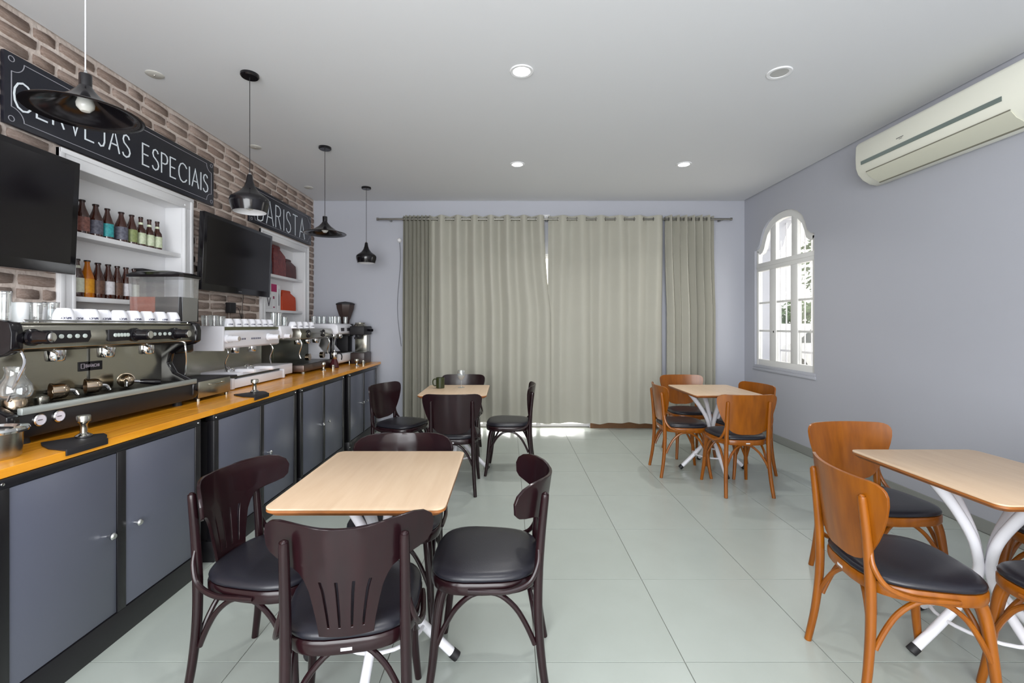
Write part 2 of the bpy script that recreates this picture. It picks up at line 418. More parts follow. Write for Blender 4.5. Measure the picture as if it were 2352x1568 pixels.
MB().box(.0755, .0765, .0, .118, .2, .285).build('colour_panel', mg, t)
MB().box(.0755, .0765, .04, .075, .02, .035).box(.0755, .0765, .035, .07, .12, .15).build('printed_mark', mat('pinkish_print', (150, 70, 100), .5), t)
t = thing('carton_box', 'slim white box with grey bottle drawing beside the orange bag', 'box', (XL-.11, 5.175, 1.531))
MB().box(0, .07, 0, .085, 0, .28).build('carton', white, t, bevel=.002)
MB().prism([(.03, .05), (.055, .05), (.055, .16), (.047, .2), (.047, .24), (.038, .24), (.038, .2), (.03, .16)], .0705, .0715).build('printed_bottle', mat('grey_print', (150, 146, 152), .5), t)
t = thing('carton_box', 'low white box with a dark V mark at the left end of the lower shelf', 'box', (XL-.10, 4.87, 1.531))
MB().box(0, .08, 0, .16, 0, .165).build('carton', white, t, bevel=.002)
MB().prism([(.05, .13), (.065, .13), (.09, .06), (.115, .13), (.13, .13), (.097, .035), (.083, .035)], .0805, .082).build('printed_letter', mat('v_print', (70, 66, 72), .5), t)
t = thing('carton_box', 'thin dark red carton at the niche edge under the far television', 'box', (XL-.10, 4.815, 1.531))
MB().box(0, .08, 0, .045, 0, .17).build('carton', mat('wine_carton', (74, 12, 26), .5), t, bevel=.002)
MB().box(.0805, .0815, .005, .04, .05, .1).build('printed_panel', mat('wine_carton_light', (110, 40, 50), .5), t)

# ================================================================ SIGNS
GL = {
 'C': (.72, [[(.70, .80), (.55, .95), (.36, 1.0), (.17, .92), (.05, .72), (.02, .5), (.05, .28), (.17, .08), (.36, 0), (.55, .05), (.70, .20)]]),
 'E': (.50, [[(.46, 1), (0, 1), (0, 0), (.46, 0)], [(0, .52), (.40, .52)]]),
 'R': (.54, [[(0, 0), (0, 1), (.26, 1), (.42, .93), (.47, .77), (.42, .61), (.26, .53), (0, .53)], [(.24, .53), (.5, 0)]]),
 'V': (.60, [[(0, 1), (.3, 0), (.6, 1)]]),
 'J': (.40, [[(.34, 1), (.34, .22), (.27, .05), (.13, 0), (0, .1)]]),
 'A': (.62, [[(0, 0), (.31, 1), (.62, 0)], [(.11, .33), (.51, .33)]]),
 'S': (.48, [[(.42, .84), (.36, .95), (.22, 1), (.08, .93), (.03, .77), (.09, .62), (.24, .53), (.40, .42), (.46, .25), (.39, .08), (.22, 0), (.06, .05), (0, .17)]]),
 'P': (.48, [[(0, 0), (0, 1), (.26, 1), (.42, .92), (.47, .75), (.42, .58), (.26, .5), (0, .5)]]),
 'I': (.06, [[(.03, 0), (.03, 1)]]),
 'B': (.52, [[(0, 0), (0, 1), (.24, 1), (.38, .93), (.42, .77), (.38, .61), (.24, .54), (0, .54)], [(.24, .54), (.42, .46), (.48, .28), (.42, .08), (.26, 0), (0, 0)]]),
 'T': (.52, [[(0, 1), (.52, 1)], [(.26, 1), (.26, 0)]]),
 'U': (.5, [[(0, 1), (0, .25), (.1, .05), (.25, 0), (.4, .05), (.5, .25), (.5, 1)]]),
 'L': (.42, [[(0, 1), (0, 0), (.42, 0)]]), 'Y': (.5, [[(0, 1), (.25, .5), (.5, 1)], [(.25, .5), (.25, 0)]]), ' ': (.42, []), 'N': (.52, [[(0, 0), (0, 1), (.52, 0), (.52, 1)]]), 'H': (.5, [[(0, 0), (0, 1)], [(.5, 0), (.5, 1)], [(0, .52), (.5, .52)]]),
}
def stroke(mb, pts, wd, x):
    """flat ribbon of width wd in the YZ plane at x, thickness .002"""
    P = [Vector(p) for p in pts]; n = len(P); A = []; B = []
    for i in range(n):
        d0 = (P[i]-P[i-1]).normalized() if i else (P[1]-P[0]).normalized()
        d1 = (P[i+1]-P[i]).normalized() if i < n-1 else d0
        nn = Vector((-(d0+d1).y, (d0+d1).x)); nn = nn.normalized() if nn.length > 1e-6 else Vector((-d0.y, d0.x))
        k = wd/2/max(.45, nn.dot(Vector((-d0.y, d0.x))))
        A.append(P[i]+nn*k); B.append(P[i]-nn*k)
    for i in range(n-1):
        mb.prism([tuple(A[i]), tuple(A[i+1]), tuple(B[i+1]), tuple(B[i])], x, x+.002)
def word(txt, hgt, total, gap=.2):
    ws = [GL[c][0] for c in txt]; raw = sum(ws)+gap*(len(txt)-1); sx = total/raw; x = 0; out = []
    for c, a in zip(txt, ws):
        out.append((c, [[(x+p[0]*sx, p[1]*hgt) for p in pl] for pl in GL[c][1]])); x += (a+gap)*sx
    return out
def sign(lab, Y0, Y1, Z0, Z1, txt, ty0, ty1, tz, th, wd, gap):
    t = thing('wall_sign', lab, 'sign', (XL+.012, Y0, Z0)); L = Y1-Y0; Z = Z1-Z0
    MB().box(0, .022, 0, L, 0, Z).build('board', signm, t, bevel=.002)
    e = .032; r = .062; bm_ = MB()
    pl = []
    for cx, cy, a0 in ((e, e, 90), (L-e, e, 180), (L-e, Z-e, 270), (e, Z-e, 0)):
        seq = [radians(a0-90*k/8) for k in range(9)]
        pl += [(cx+r*cos(a), cy+r*sin(a)) for a in seq]
    # arcs concave towards the corner: walk corner by corner
    stroke(bm_, pl+[pl[0]], .0035, .0222)
    bm_.build('border_line', lettd, t)
    for cx, cy in ((e, e), (L-e, e), (L-e, Z-e), (e, Z-e)):
        c = MB(); stroke(c, [(cx+.014*cos(a*pi/8), cy+.014*sin(a*pi/8)) for a in range(17)], .003, .0222); c.build('corner_ring', lettd, t)
    for c, pls in word(txt, th, ty1-ty0, gap):
        if not pls: continue
        g = MB()
        for q in pls: stroke(g, [(ty0-Y0+p[0], tz-Z0+p[1]) for p in q], wd, .0222)
        g.build('letter', letter, t)
    return t
sign('long dark wall sign reading CERVEJAS ESPECIAIS in thin white capitals', 2.31, 3.95, 2.385, 2.755, 'CERVEJAS ESPECIAIS', 2.352, 3.875, 2.478, .146, .009, .2)
sign('dark wall sign reading BARISTA in thin white capitals', 4.50, 5.90, 2.385, 2.755, 'BARISTA', 4.64, 5.71, 2.43, .24, .011, .22)

# ================================================================ TELEVISIONS
def tv(lab, Y0):
    t = thing('television', lab, 'television', (-2.50, Y0, 1.965), 0); t.rotation_euler = (0, radians(2.5), 0)
    MB().box(.0, .045, 0, 1.05, -.32, .315).build('bezel', blackp, t, bevel=.004)
    MB().box(.0452, .0462, .035, 1.015, -.265, .285).build('screen_panel', screen, t)
    MB().box(-.03, 0, .15, .9, -.22, .2).build('rear_housing', blackm, t, bevel=.01)
    MB().box(-.06, -.03, .42, .63, -.1, .1).build('wall_bracket', blackm, t)
    MB().box(.0455, .047, .5, .55, -.302, -.294).build('maker_mark', mat('tv_mark', (90, 90, 95), .4), t)
    return t
tv('large black television at the left edge, left of the beer niche', 1.555)
tv('black television between the beer niche and the far niche', 3.675)
t = thing('power_adapter', 'small black adapter plugged into the brick wall below the far television', 'power adapter', (XL+.006, 4.155, 1.47))
MB().box(0, .05, 0, .085, 0, .095).build('housing', blackm, t, bevel=.005)
MB().tube([(.03, .085, .04), (.02, .16, .05), (.012, .22, -.02), (.012, .25, -.16), (.012, .255, -.3)], .0025, 6).build('cable', blackm, t)
tag(MB().tube([(XL+.03, 4.40, 1.66), (XL+.015, 4.41, 1.55), (XL+.015, 4.40, 1.42), (XL+.02, 4.39, 1.2)], .0025, 6).build('television_cable', blackm), 'thin black cable hanging from the far television down the bricks', 'cable')

# ================================================================ COUNTER
ZT = .876
tops = [(1.35, 2.615), (2.618, 3.69), (3.693, 4.76), (4.763, 6.04)]
tl = ['wooden worktop nearest the camera, under the big three-group machine', 'wooden worktop section under the white espresso machine',
      'wooden worktop section, third from the camera', 'wooden worktop section ending at the back wall']
for k, ((a, b), l_) in enumerate(zip(tops, tl)):
    t = thing('worktop', l_, 'worktop', (XL, a, ZT), 0, 'wooden worktops along the brick wall')
    n = 7
    for i in range(n):
        x0 = .012+i*(.895-.012)/n; x1 = .012+(i+1)*(.895-.012)/n
        MB().box(x0, x1-.0006, 0, b-a, -.032, 0).build('stave', woodc, t, bevel=.0012, bseg=1)
units = [(1.50, 2.50, 1.99), (2.612, 3.63, 3.125), (3.705, 4.68, 4.176), (4.83, 5.83, 5.33)]
ul = ['grey two-door cabinet nearest the camera, in the lower left', 'grey two-door cabinet behind the left dark chair',
      'grey two-door cabinet, third along the counter', 'grey two-door cabinet nearest the back wall']
XF = -1.684
for (a, b, m), l_ in zip(units, ul):
    t = thing('counter_cabinet', l_, 'cabinet', (XF, a, 0), 0, 'counter cabinets under the worktops')
    L = b-a; c = m-a; big = a < 2
    MB().box(-.86, -.03, .02, L-.02, .1, .8).build('body', blackm, t)
    MB().box(-.86, 0, 0, L, 0, .118).build('plinth', black, t, bevel=.002)
    MB().box(-.05, 0, 0, L, .81, .842).build('top_rail', black, t, bevel=.002)
    pw = .042
    for y0, y1 in ((0, pw), (L-pw, L), (c-.022, c+.022)):
        MB().box(-.04, 0, y0, y1, .118, .81).build('frame_post', black, t, bevel=.002)
    for y0, y1, kn in ((pw, c-.022, 1), (c+.022, L-pw, -1)):
        d = MB().box(-.02, -.004, y0+.002, y1-.002, .122, .806).build('door', panelm, t, bevel=.002)
        ky = (y1-.045) if kn > 0 else (y0+.05)
        MB().lathe([(0, .0), (.006, .0), (.006, .012), (.014, .018), (.015, .026), (.010, .032), (0, .033)], (-.004, ky, .468), 14, 'x').build('knob', chrome, d)
        MB().lathe([(0, 0), (.009, 0), (.009, .003), (.004, .005), (0, .004)], (-.004, ky+.028, .455), 12, 'x').build('lock', chrome, d)
    for y in (.02, L-.02):
        MB().lathe([(.006, 0), (.005, .003), (0, .0035)], (0, y, .826), 10, 'x').build('screw', chrome, t)
        MB().lathe([(.006, 0), (.005, .003), (0, .0035)], (0, y, .06), 10, 'x').build('screw', chrome, t)

# ================================================================ ESPRESSO MACHINES
def knob(t, x, y, z, ln, r, m, capm):
    MB().lathe([(0, 0), (r*1.25, 0), (r*1.25, ln*.12), (r, ln*.16), (r, ln*.42), (r*.86, ln*.5), (r*.9, ln*.9), (r*.8, ln), (0, ln)], (x, y, z), 18, 'x').build('steam_knob', m, t)
    MB().lathe([(r*.62, ln), (r*.7, ln*1.02), (r*.6, ln*1.03), (0, ln*1.01)], (x, y, z), 16, 'x').build('knob_cap', capm, t)
def group(t, x, y, z, m=chrome):
    MB().lathe([(0, -.05), (.03, -.05), (.034, -.045), (.036, -.02), (.036, 0), (.028, .005), (.028, .02), (0, .02)], (x, y, z), 20).build('group_head', m, t)
# --- machine 1
m1 = thing('espresso_machine', 'big stainless three-group espresso machine with black sides, nearest the camera', 'espresso machine', (-1.92, 1.78, ZT))
L = 1.03
MB().box(-.5, -.012, .0, L, .028, .125).build('base', black, m1, bevel=.006)
for y in (.08, L-.08):
    for x in (-.45, -.06): MB().lathe([(0, 0), (.024, 0), (.02, .028), (0, .028)], (x, y, 0), 12).build('foot', blackm, m1)
MB().box(-.018, .004, .02, L, .124, .152).build('tray_lip', mat('pale_aluminium', (176, 184, 182), .35, .6), m1, bevel=.003)
MB().box(-.33, -.018, .02, L-.02, .124, .138).build('drip_tray', steeld, m1)
g = MB()
for i in range(60): g.box(-.32, -.025, .035+i*.0163, .035+i*.0163+.007, .138, .143)
g.box(-.32, -.31, .03, 1.0, .138, .144).box(-.035, -.025, .03, 1.0, .138, .144); g.build('tray_grille', steeld, m1)
MB().box(-.22, -.2, .02, L-.02, .138, .375).build('splash_panel', steel, m1)
MB().box(-.222, -.196, .52, .53, .14, .375).build('panel_seam', steeld, m1)
MB().box(-.5, -.225, .02, L-.02, .125, .37).build('boiler_housing', blackm, m1)
MB().prism([(-.5, .372), (-.03, .372), (-.004, .386), (.002, .43), (-.006, .478), (-.02, .486), (-.5, .486)], .02, L-.02, 'y').build('control_housing', steel, m1, bevel=.003)
MB().box(-.49, -.015, .03, L-.03, .486, .492).build('cup_tray', steel, m1)
MB().tube([(-.02, .05, .50), (-.02, L-.05, .50)], .004, 8, 1).tube([(-.02, .05, .488), (-.02, .05, .5)], .004, 8, 1).tube([(-.02, L-.05, .488), (-.02, L-.05, .5)], .004, 8, 1).build('cup_rail', chrome, m1)
side = [(-.5, .03), (-.02, .03), (-.004, .06), (-.004, .125), (-.05, .15), (-.13, .19), (-.165, .25), (-.15, .31), (-.09, .35), (-.02, .365), (.012, .385), (.014, .45), (.004, .49), (-.03, .50), (-.5, .50)]
for y0 in (-.028, L-.02): MB().prism(side, y0, y0+.048, 'y').build('side_panel', blackp, m1, bevel=.008)
for y in (.055, .56, .842): knob(m1, .0, y, .432, .085, .028, blackp, chrome)
for y0, y1 in ((.10, .315), (.405, .54), (.615, .83)):
    s_ = MB().prism([(y0, .408), (y0+.01, .402), (y1-.015, .405), (y1, .43), (y1-.005, .458), (y0, .46)], .0, .008).build('keypad', blackm, m1, bevel=.002)
    for k in range(5):
        yy = y0+.035+k*(y1-y0-.055)/4.4
        MB().lathe([(0, 0), (.0095, 0), (.009, .005), (0, .007)], (.008, yy, .433), 12, 'x').build('button', mat('button_grey', (190, 200, 196), .4), s_)
for y in (.245, .50, .755): group(m1, -.09, y, .372)
for y in (.19, .45, .70): MB().tube([(-.06, y, .375), (-.03, y, .36), (-.09, y+.05, .352), (-.14, y+.06, .372)], .006, 8).build('water_pipe', chrome, m1)
for s, y in ((1, .045), (-1, L-.06)):
    MB().tube([(-.03, y, .38), (-.02, y+.005*s, .33), (-.03, y-.015*s, .26), (-.05, y-.03*s, .18)], [.006, .005, .005, .005], 8).build('steam_wand', chrome, m1)
for y in (.097, .177):
    gg = MB().lathe([(0, 0), (.026, 0), (.026, .008), (.022, .012), (.022, .009), (0, .009)], (-.012, y, .092), 22, 'x').build('pressure_gauge', chrome, m1)
    MB().lathe([(.0215, .0095), (0, .0095)], (-.012, y, .092), 20, 'x').build('gauge_face', mat('gauge_white', (222, 218, 228), .4), gg)
    MB().box(-.002, 0, y-.012, y+.006, .0915, .0935).build('needle', blackm, gg)
bd = MB().box(-.2, -.196, .47, .60, .252, .298).build('badge', blackm, m1, bevel=.001)
g = MB()
for c, pls in word('BIANCHI', .014, .075, .3):
    for q in pls: stroke(g, [(.505+p[0], .27+p[1]) for p in q], .0022, -.1958)
stroke(g, [(.48, .266), (.497, .266), (.497, .288), (.48, .288), (.48, .266)], .002, -.1958)
g.build('badge_lettering', mat('badge_grey', (170, 160, 170), .4), bd)
# portafilters on machine 1
def portafilter(lab, loc, rz, hm, tilt=0, upright=False, hl=.13):
    t = thing('portafilter', lab, 'portafilter', loc, rz, None)
    # basket axis along +y (lying), spout at -y, handle towards +x
    MB().lathe([(.012, -.03), (.022, -.026), (.033, -.015), (.036, 0), (.036, .028), (.039, .029), (.039, .034), (.035, .034), (.033, 0), (0, -.002)], (0, 0, .039), 22, 'y').build('basket', brassy, t)
    MB().tube([(0, -.025, .039), (0, -.045, .036), (.0, -.055, .02), (0, -.06, .012)], [.01, .009, .008, .007], 8).build('spout', chrome, t)
    MB().tube([(.03, .01, .035), (.06, .012, .03)], [.009, .008], 10, 1).build('handle_neck', chrome, t)
    MB().tube([(.058, .012, .03), (.075, .013, .028), (.058+hl*.7, .014, .022), (.058+hl, .014, .02)], [.010, .013, .015, .012], 12).build('handle', hm, t)
    return t
portafilter('portafilter with black handle, leftmost of three lying on the big machine tray', (-2.045, 2.085, 1.019), radians(150), blackp)
portafilter('portafilter with black handle, middle of three lying on the big machine tray', (-2.05, 2.26, 1.019), radians(145), blackp)
portafilter('portafilter with black handle, rightmost of three lying on the big machine tray', (-2.06, 2.46, 1.019), radians(40), blackp, hl=.09)
# white portafilters fitted: build upright version
def portafilter2(lab, loc, rz, hm, cat='portafilter'):
    t = thing('portafilter', lab, cat, loc, rz)
    MB().lathe([(0, -.02), (.015, -.018), (.03, -.008), (.033, .0), (.034, .022), (.037, .023), (.037, .027), (.033, .027), (.03, .0), (0, -.002)], (0, 0, .02), 20).build('basket', chrome, t)
    MB().tube([(.0, 0, .045), (.0, -.02, .055), (.02, -.03, .05), (.03, -.035, .04)], [.012, .011, .010, .009], 10).build('spout', chrome, t)
    MB().tube([(.03, 0, .028), (.06, 0, .03)], [.008, .007], 8, 1).build('handle_neck', chrome, t)
    MB().tube([(.058, 0, .03), (.07, 0, .03), (.2, 0, .03), (.215, 0, .03)], [.009, .0165, .0165, .011], 14, 2).build('handle', hm, t)
    return t
# --- machine 2 (white)
m2 = thing('espresso_machine', 'white two-group espresso machine with white round knobs', 'espresso machine', (-2.04, 3.37, ZT))
MB().box(-.5, -.055, .16, 1.06, .02, .115).build('base', whites, m2, bevel=.006)
MB().box(-.5, -.055, -.10, .16, .02, .10).build('base_plate', blackm, m2, bevel=.004)
tr = MB().box(-.05, 0, -.0, .035, -.0+.005, .085).box(-.05, 0, .77, .80, .005, .085).box(-.03, -.004, .035, .77, .01, .075).build('drip_tray_front', whites, m2, bevel=.003)
MB().box(-.34, -.035, .0, .80, .078, .086).build('drip_tray', steeld, m2)
g = MB()
for i in range(40): g.box(-.33, -.04, .02+i*.0193, .02+i*.0193+.008, .086, .09)
g.build('tray_grille', mat('olive_grille', (104, 102, 84), .35, .8), m2)
MB().box(-.36, -.34, -.05, 1.03, .086, .31).build('splash_panel', steel, m2)
MB().box(-.5, -.36, -.05, 1.03, .086, .31).build('boiler_housing', whites, m2)
MB().box(-.36, -.355, .2, .45, .1, .3).box(-.36, -.353, .6, .8, .1, .3).build('splash_inset', mat('dark_reflect', (84, 62, 64), .25, .7), m2)
MB().prism([(-.5, .305), (-.09, .305), (-.07, .318), (-.066, .43), (-.08, .445), (-.5, .445)], .0, .83, 'y').build('control_housing', whites, m2, bevel=.004)
MB().box(-.5, -.06, -.012, .012, .29, .475).build('end_cheek', whites, m2, bevel=.006)
MB().prism([(-.5, .36), (-.05, .36), (-.045, .41), (-.06, .475), (-.5, .475)], .83, 1.05, 'y').build('end_cheek', whites, m2, bevel=.006)
MB().box(-.49, -.075, .012, .83, .445, .468).build('cup_tray', mat('olive_steel', (122, 124, 96), .35, .8), m2)
for y in (.04, .63): knob(m2, -.066, y, .38, .095, .026, cupm, mat('knob_end', (170, 160, 150), .4))
knob(m2, -.07, .90, .38, .07, .022, cupm, MATS['knob_end'])
for y0 in (.16, .38):
    for k in range(5): MB().lathe([(0, 0), (.008, 0), (.007, .004), (0, .005)], (-.067, y0+k*.03, .373), 10, 'x').build('button', printd, m2)
for y in (.33, .58): group(m2, -.18, y, .305)
for y in (.07, .72): MB().tube([(-.09, y, .31), (-.07, y, .27), (-.1, y+.01, .2), (-.1, y+.03, .13)], .005, 8).build('steam_wand', chrome, m2)
for x, y in ((-.45, 0), (-.1, 0), (-.45, .98), (-.1, .98)): MB().lathe([(0, 0), (.02, 0), (.018, .022), (0, .022)], (x, y, 0), 10).build('foot', blackm, m2)
portafilter2('portafilter with white handle, nearer of two on the white machine tray', (-2.215, 3.62, .968), radians(-4), cupm)
portafilter2('portafilter with white handle, farther of two on the white machine tray', (-2.20, 3.86, .968), radians(-2), cupm)
# --- machine 3 (stainless)
m3 = thing('espresso_machine', 'stainless espresso machine behind the white one, with black oval keypads', 'espresso machine', (-2.02, 4.50, ZT))
MB().box(-.5, -.0, .0, .80, .02, .085).build('base', mat('smoked_steel', (120, 106, 100), .28, .9), m3, bevel=.004)
MB().box(-.3, -.01, .01, .79, .085, .093).build('drip_tray', steeld, m3)
MB().box(-.32, -.3, .01, .79, .085, .34).build('splash_panel', mat('dark_steel', (72, 74, 62), .25, .9), m3)
MB().box(-.5, -.32, .01, .79, .085, .34).build('boiler_housing', steel, m3)
MB().prism([(-.5, .34), (-.07, .33), (-.03, .345), (-.02, .40), (-.04, .445), (-.5, .45)], .0, .80, 'y').build('control_housing', steel, m3, bevel=.004)
for y0 in (.08, .45):
    s_ = MB().lathe([(0, 0), (.042, 0), (.04, .008), (0, .009)], (-.022, y0+.08, .395), 20, 'x').build('keypad', blackm, m3)
    MB().lathe([(0, 0), (.018, 0), (.017, .005), (0, .006)], (-.013, y0+.08, .395), 14, 'x').build('dial', steel, s_)
for y in (.2, .42, .64): group(m3, -.15, y, .335)
for y in (.26, .62):
    MB().lathe([(0, -.03), (.034, -.028), (.036, .01), (.0, .012)], (-.06, y, .15), 18, 'x').build('filter_basket', brassy, m3)
MB().box(-.04, .0, .76, .80, .085, .34).build('side_post', blackp, m3, bevel=.004)
for y in (.03, .73): MB().tube([(-.05, y, .34), (-.03, y, .29), (-.06, y+.01, .2), (-.05, y+.02, .15)], .005, 8).build('steam_wand', chrome, m3)
for x, y in ((-.45, .05), (-.03, .05), (-.45, .75), (-.03, .75)): MB().lathe([(0, 0), (.02, 0), (.018, .022), (0, .022)], (x, y, 0), 10).build('foot', steel, m3)
# --- machine 4 (white, taller, on legs)
m4 = thing('espresso_machine', 'tall white espresso machine on steel legs near the back wall', 'espresso machine', (-2.0, 5.34, ZT))
MB().prism([(-.45, .04), (.0, .03), (.02, .05), (.022, .13), (.0, .145), (-.45, .16)], 0.0, .49, 'y').build('base', whites, m4, bevel=.008)
MB().box(-.28, 0, .02, .48, .145, .152).build('drip_tray', blackm, m4)
MB().box(-.45, -.28, .01, .49, .15, .40).build('splash_panel', steel, m4)
MB().prism([(-.45, .38), (-.02, .37), (.012, .39), (.0, .48), (-.03, .5), (-.45, .5)], .0, .50, 'y').build('control_housing', whites, m4, bevel=.012)
MB().prism([(-.45, .13), (-.14, .14), (-.22, .24), (-.2, .32), (-.1, .385), (-.45, .39)], -.012, .02, 'y').build('side_panel', whites, m4, bevel=.004)
MB().prism([(-.45, .13), (-.14, .14), (-.22, .24), (-.2, .32), (-.1, .385), (-.45, .39)], .475, .5, 'y').build('side_panel', whites, m4, bevel=.004)
for y in (.14, .34):
    group(m4, -.1, y, .37)
    MB().box(.006, .012, y-.05, y+.05, .41, .45).build('keypad', mat('keypad_dark', (70, 66, 70), .4), m4)
for x, y in ((-.4, .04), (-.02, .04), (-.4, .46), (-.02, .46)): MB().lathe([(0, 0), (.014, 0), (.012, .045), (0, .045)], (x, y, 0), 12).build('leg', chrome, m4)
# --- machine 5 (black, in the corner)
m5 = thing('espresso_machine', 'small black espresso machine in the far corner at the end of the counter', 'espresso machine', (-1.80, 5.62, ZT))
MB().box(-.17, .0, .08, .36, .0, .14).build('base', mat('brown_black', (52, 40, 38), .35), m5, bevel=.008)
MB().box(-.17, -.02, .24, .38, .14, .42).build('column', steel, m5, bevel=.006)
MB().box(-.18, .005, .06, .38, .36, .47).build('head', blackm, m5, bevel=.015)
MB().lathe([(0, .47), (.085, .47), (.075, .485), (.06, .50), (.062, .515), (0, .515)], (-.09, .2, 0), 24).build('cup_warmer', steel, m5)
group(m5, -.09, .13, .36, blackm)
MB().tube([(-.09, .1, .33), (-.08, -.02, .325), (-.06, -.06, .32)], [.01, .014, .011], 10).build('handle', blackm, m5)
MB().tube([(.0, .2, .42), (.05, .18, .42), (.075, .17, .418)], [.012, .02, .018], 10).build('steam_knob', blackp, m5)
MB().box(-.15, -.005, .09, .26, .14, .146).build('drip_tray', steeld, m5)
# --- grinders
g1 = thing('coffee_grinder', 'coffee grinder with wide clear hopper behind the big machine', 'coffee grinder', (-2.23, 2.96, ZT))
MB().box(-.18, .07, -.09, .11, .0, .50).build('body', blackm, g1, bevel=.012)
MB().box(-.02, .13, -.075, .095, .30, .52).build('dosing_head', blackp, g1, bevel=.015)
MB().box(.131, .134, -.03, .05, .445, .475).build('display', mat('display_dim', (120, 96, 92), .3), g1)
MB().box(.131, .134, .0, .06, .37, .40).build('printed_panel', mat('print_white', (225, 225, 230), .4), g1)
def rr_(w_, d, z): return [(x, y, z) for x, y in ((-w_, -d*.8), (-w_*.9, -d), (w_*.9, -d), (w_, -d*.8), (w_, d*.8), (w_*.9, d), (-w_*.9, d), (-w_, d*.8))]
MB().loops([rr_(.165, .085, .505), rr_(.175, .09, .79)], False, False).build('hopper', hopperg, g1)
MB().loops([rr_(.182, .098, .785), rr_(.186, .10, .80), rr_(.15, .08, .818), rr_(.06, .04, .83)]).build('hopper_lid', blackp, g1)
MB().box(-.158, .0, -.08, .08, .508, .66).build('coffee_beans', mat('beans_red', (184, 92, 58), .8, bump=.6, bscale=70, var=.6, vscale=80, c2=(158, 72, 44)), g1)
MB().box(.004, .165, -.084, .084, .50, .66).build('black_insert', blackm, g1, bevel=.004)
MB().lathe([(0, 0), (.022, 0), (.026, .01), (.02, .03), (0, .03)], (.1, .115, .47), 14, 'y').build('adjusting_knob', blackm, g1)
g2 = thing('coffee_grinder', 'far grinder with dark brown tapered hopper, in the corner', 'coffee grinder', (-2.12, 5.93, ZT))
MB().box(-.09, .06, -.07, .08, 0, .5).build('body', blackm, g2, bevel=.01)
MB().box(-.05, .09, -.08, .05, .34, .5).build('dosing_head', blackm, g2, bevel=.01)
MB().lathe([(.05, .50), (.055, .54), (.085, .62), (.112, .70), (.118, .75), (.108, .75)], (0, 0, 0), 8).build('hopper', mat('hopper_brown', (58, 44, 40), .3), g2, ang=20)
MB().lathe([(.122, .745), (.124, .76), (.09, .775), (0, .79)], (0, 0, 0), 8).build('hopper_lid', blackm, g2, ang=20)
# --- knock drawer, knock bin
kd = thing('waste_box', 'stainless fronted coffee waste box between the big and the white machine', 'waste box', (-1.945, 2.86, ZT))
MB().box(-.19, -.004, 0, .33, .018, .135).build('body', blackm, kd, bevel=.004)
MB().box(-.004, .003, .0, .33, .022, .125).build('front', steel, kd, bevel=.003)
MB().tube([(.003, .1, .1), (.02, .1, .1), (.02, .23, .1), (.003, .23, .1)], .004, 8, 1).build('handle', steel, kd)
for y in (.02, .31): MB().lathe([(0, 0), (.012, 0), (.012, .018), (0, .018)], (-.015, y, 0), 10).build('foot', steel, kd)
kb = thing('knock_bin', 'round stainless knock bin at the left edge of the counter', 'knock bin', (-1.86, 1.645, ZT))
MB().lathe([(0, 0), (.072, 0), (.075, .006), (.075, .012), (.078, .05), (.08, .1), (.083, .1)], (0, 0, 0), 30).build('bin', steel, kb)
MB().lathe([(.08, .092), (.094, .094), (.097, .102), (.094, .11), (.07, .112), (.06, .10), (0, .10)], (0, 0, 0), 30).build('rim', chrome, kb)
MB().tube([(-.07, 0, .105), (.07, 0, .105)], .011, 10, 1).build('knock_bar', rubber, kb)
# --- tampers on mats
def tamper(lab, mlab, x, y, s=1, mat_=True):
    if mat_:
        mt = thing('tamping_mat', mlab, 'mat', (x, y, ZT), radians(0))
        e = -1.6885-x; MB().prism([(-.095, -.08), (-.05, -.12), (.02, -.165), (e, -.19), (e, -.01), (.06, .05), (.02, .08), (-.02, .05)], 0, .007, 'z').build('pad', blackm, mt, bevel=.002)
        MB().prism([(e, -.19), (e+.006, -.19), (e+.006, -.01), (e, -.01)], -.018, .007, 'z').build('front_lip', blackm, mt, bevel=.001)
    z = ZT+(.008 if mat_ else .0005)
    t = thing('tamper', lab, 'tamper', (x+.005, y, z))
    MB().lathe([(0, 0), (.028, 0), (.029, .003), (.029, .009), (.022, .013), (.012, .02), (0, .021)], seg=24).build('base', chrome, t)
    MB().lathe([(.013, .018), (.0125, .04), (.013, .056), (.018, .064), (.0235, .068), (.024, .088), (.022, .092), (0, .092)], seg=24).build('handle', steel, t)
    return t
tamper('steel tamper on the black mat nearest the camera', 'black tamping mat on the worktop in front of the big machine', -1.80, 1.93)
tamper('steel tamper standing in front of the white machine', 'black tamping mat in front of the white machine', -1.795, 3.22)
tamper('steel tamper standing before the stainless machine, far along the counter', '', -1.95, 4.80, 1, False)
tamper('steel tamper farthest along the counter, by the black machine', '', -1.76, 5.28, 1, False)
tag(MB().lathe([(0, 0), (.02, 0), (.021, .03), (.016, .034), (.014, .045), (0, .046)], (-1.93, 5.02, ZT+.0005), 16).build('steel_shaker', steel), 'short steel shaker, nearer of two beside the far tampers', 'shaker', 'steel shakers on the far counter')
tag(MB().lathe([(0, 0), (.02, 0), (.021, .04), (.016, .044), (.014, .06), (0, .061)], (-1.75, 5.50, ZT+.0005), 16).build('steel_shaker', steel), 'short steel shaker, farther of two near the counter end', 'shaker', 'steel shakers on the far counter')
mp_ = thing('moka_pot', 'dark red and steel stovetop coffee pot before the tall white machine', 'coffee pot', (-1.975, 4.98+.2, ZT+.0))
MB().lathe([(0, 0), (.05, 0), (.052, .01), (.045, .05), (.03, .09), (.024, .1), (0, .1)], seg=10).build('lower_chamber', mat('dark_red_enamel', (70, 22, 30), .25), mp_, ang=20)
MB().lathe([(.024, .1), (.03, .115), (.034, .16), (.03, .175), (.008, .185), (.008, .2), (0, .2)], seg=16).build('upper_chamber', chrome, mp_)
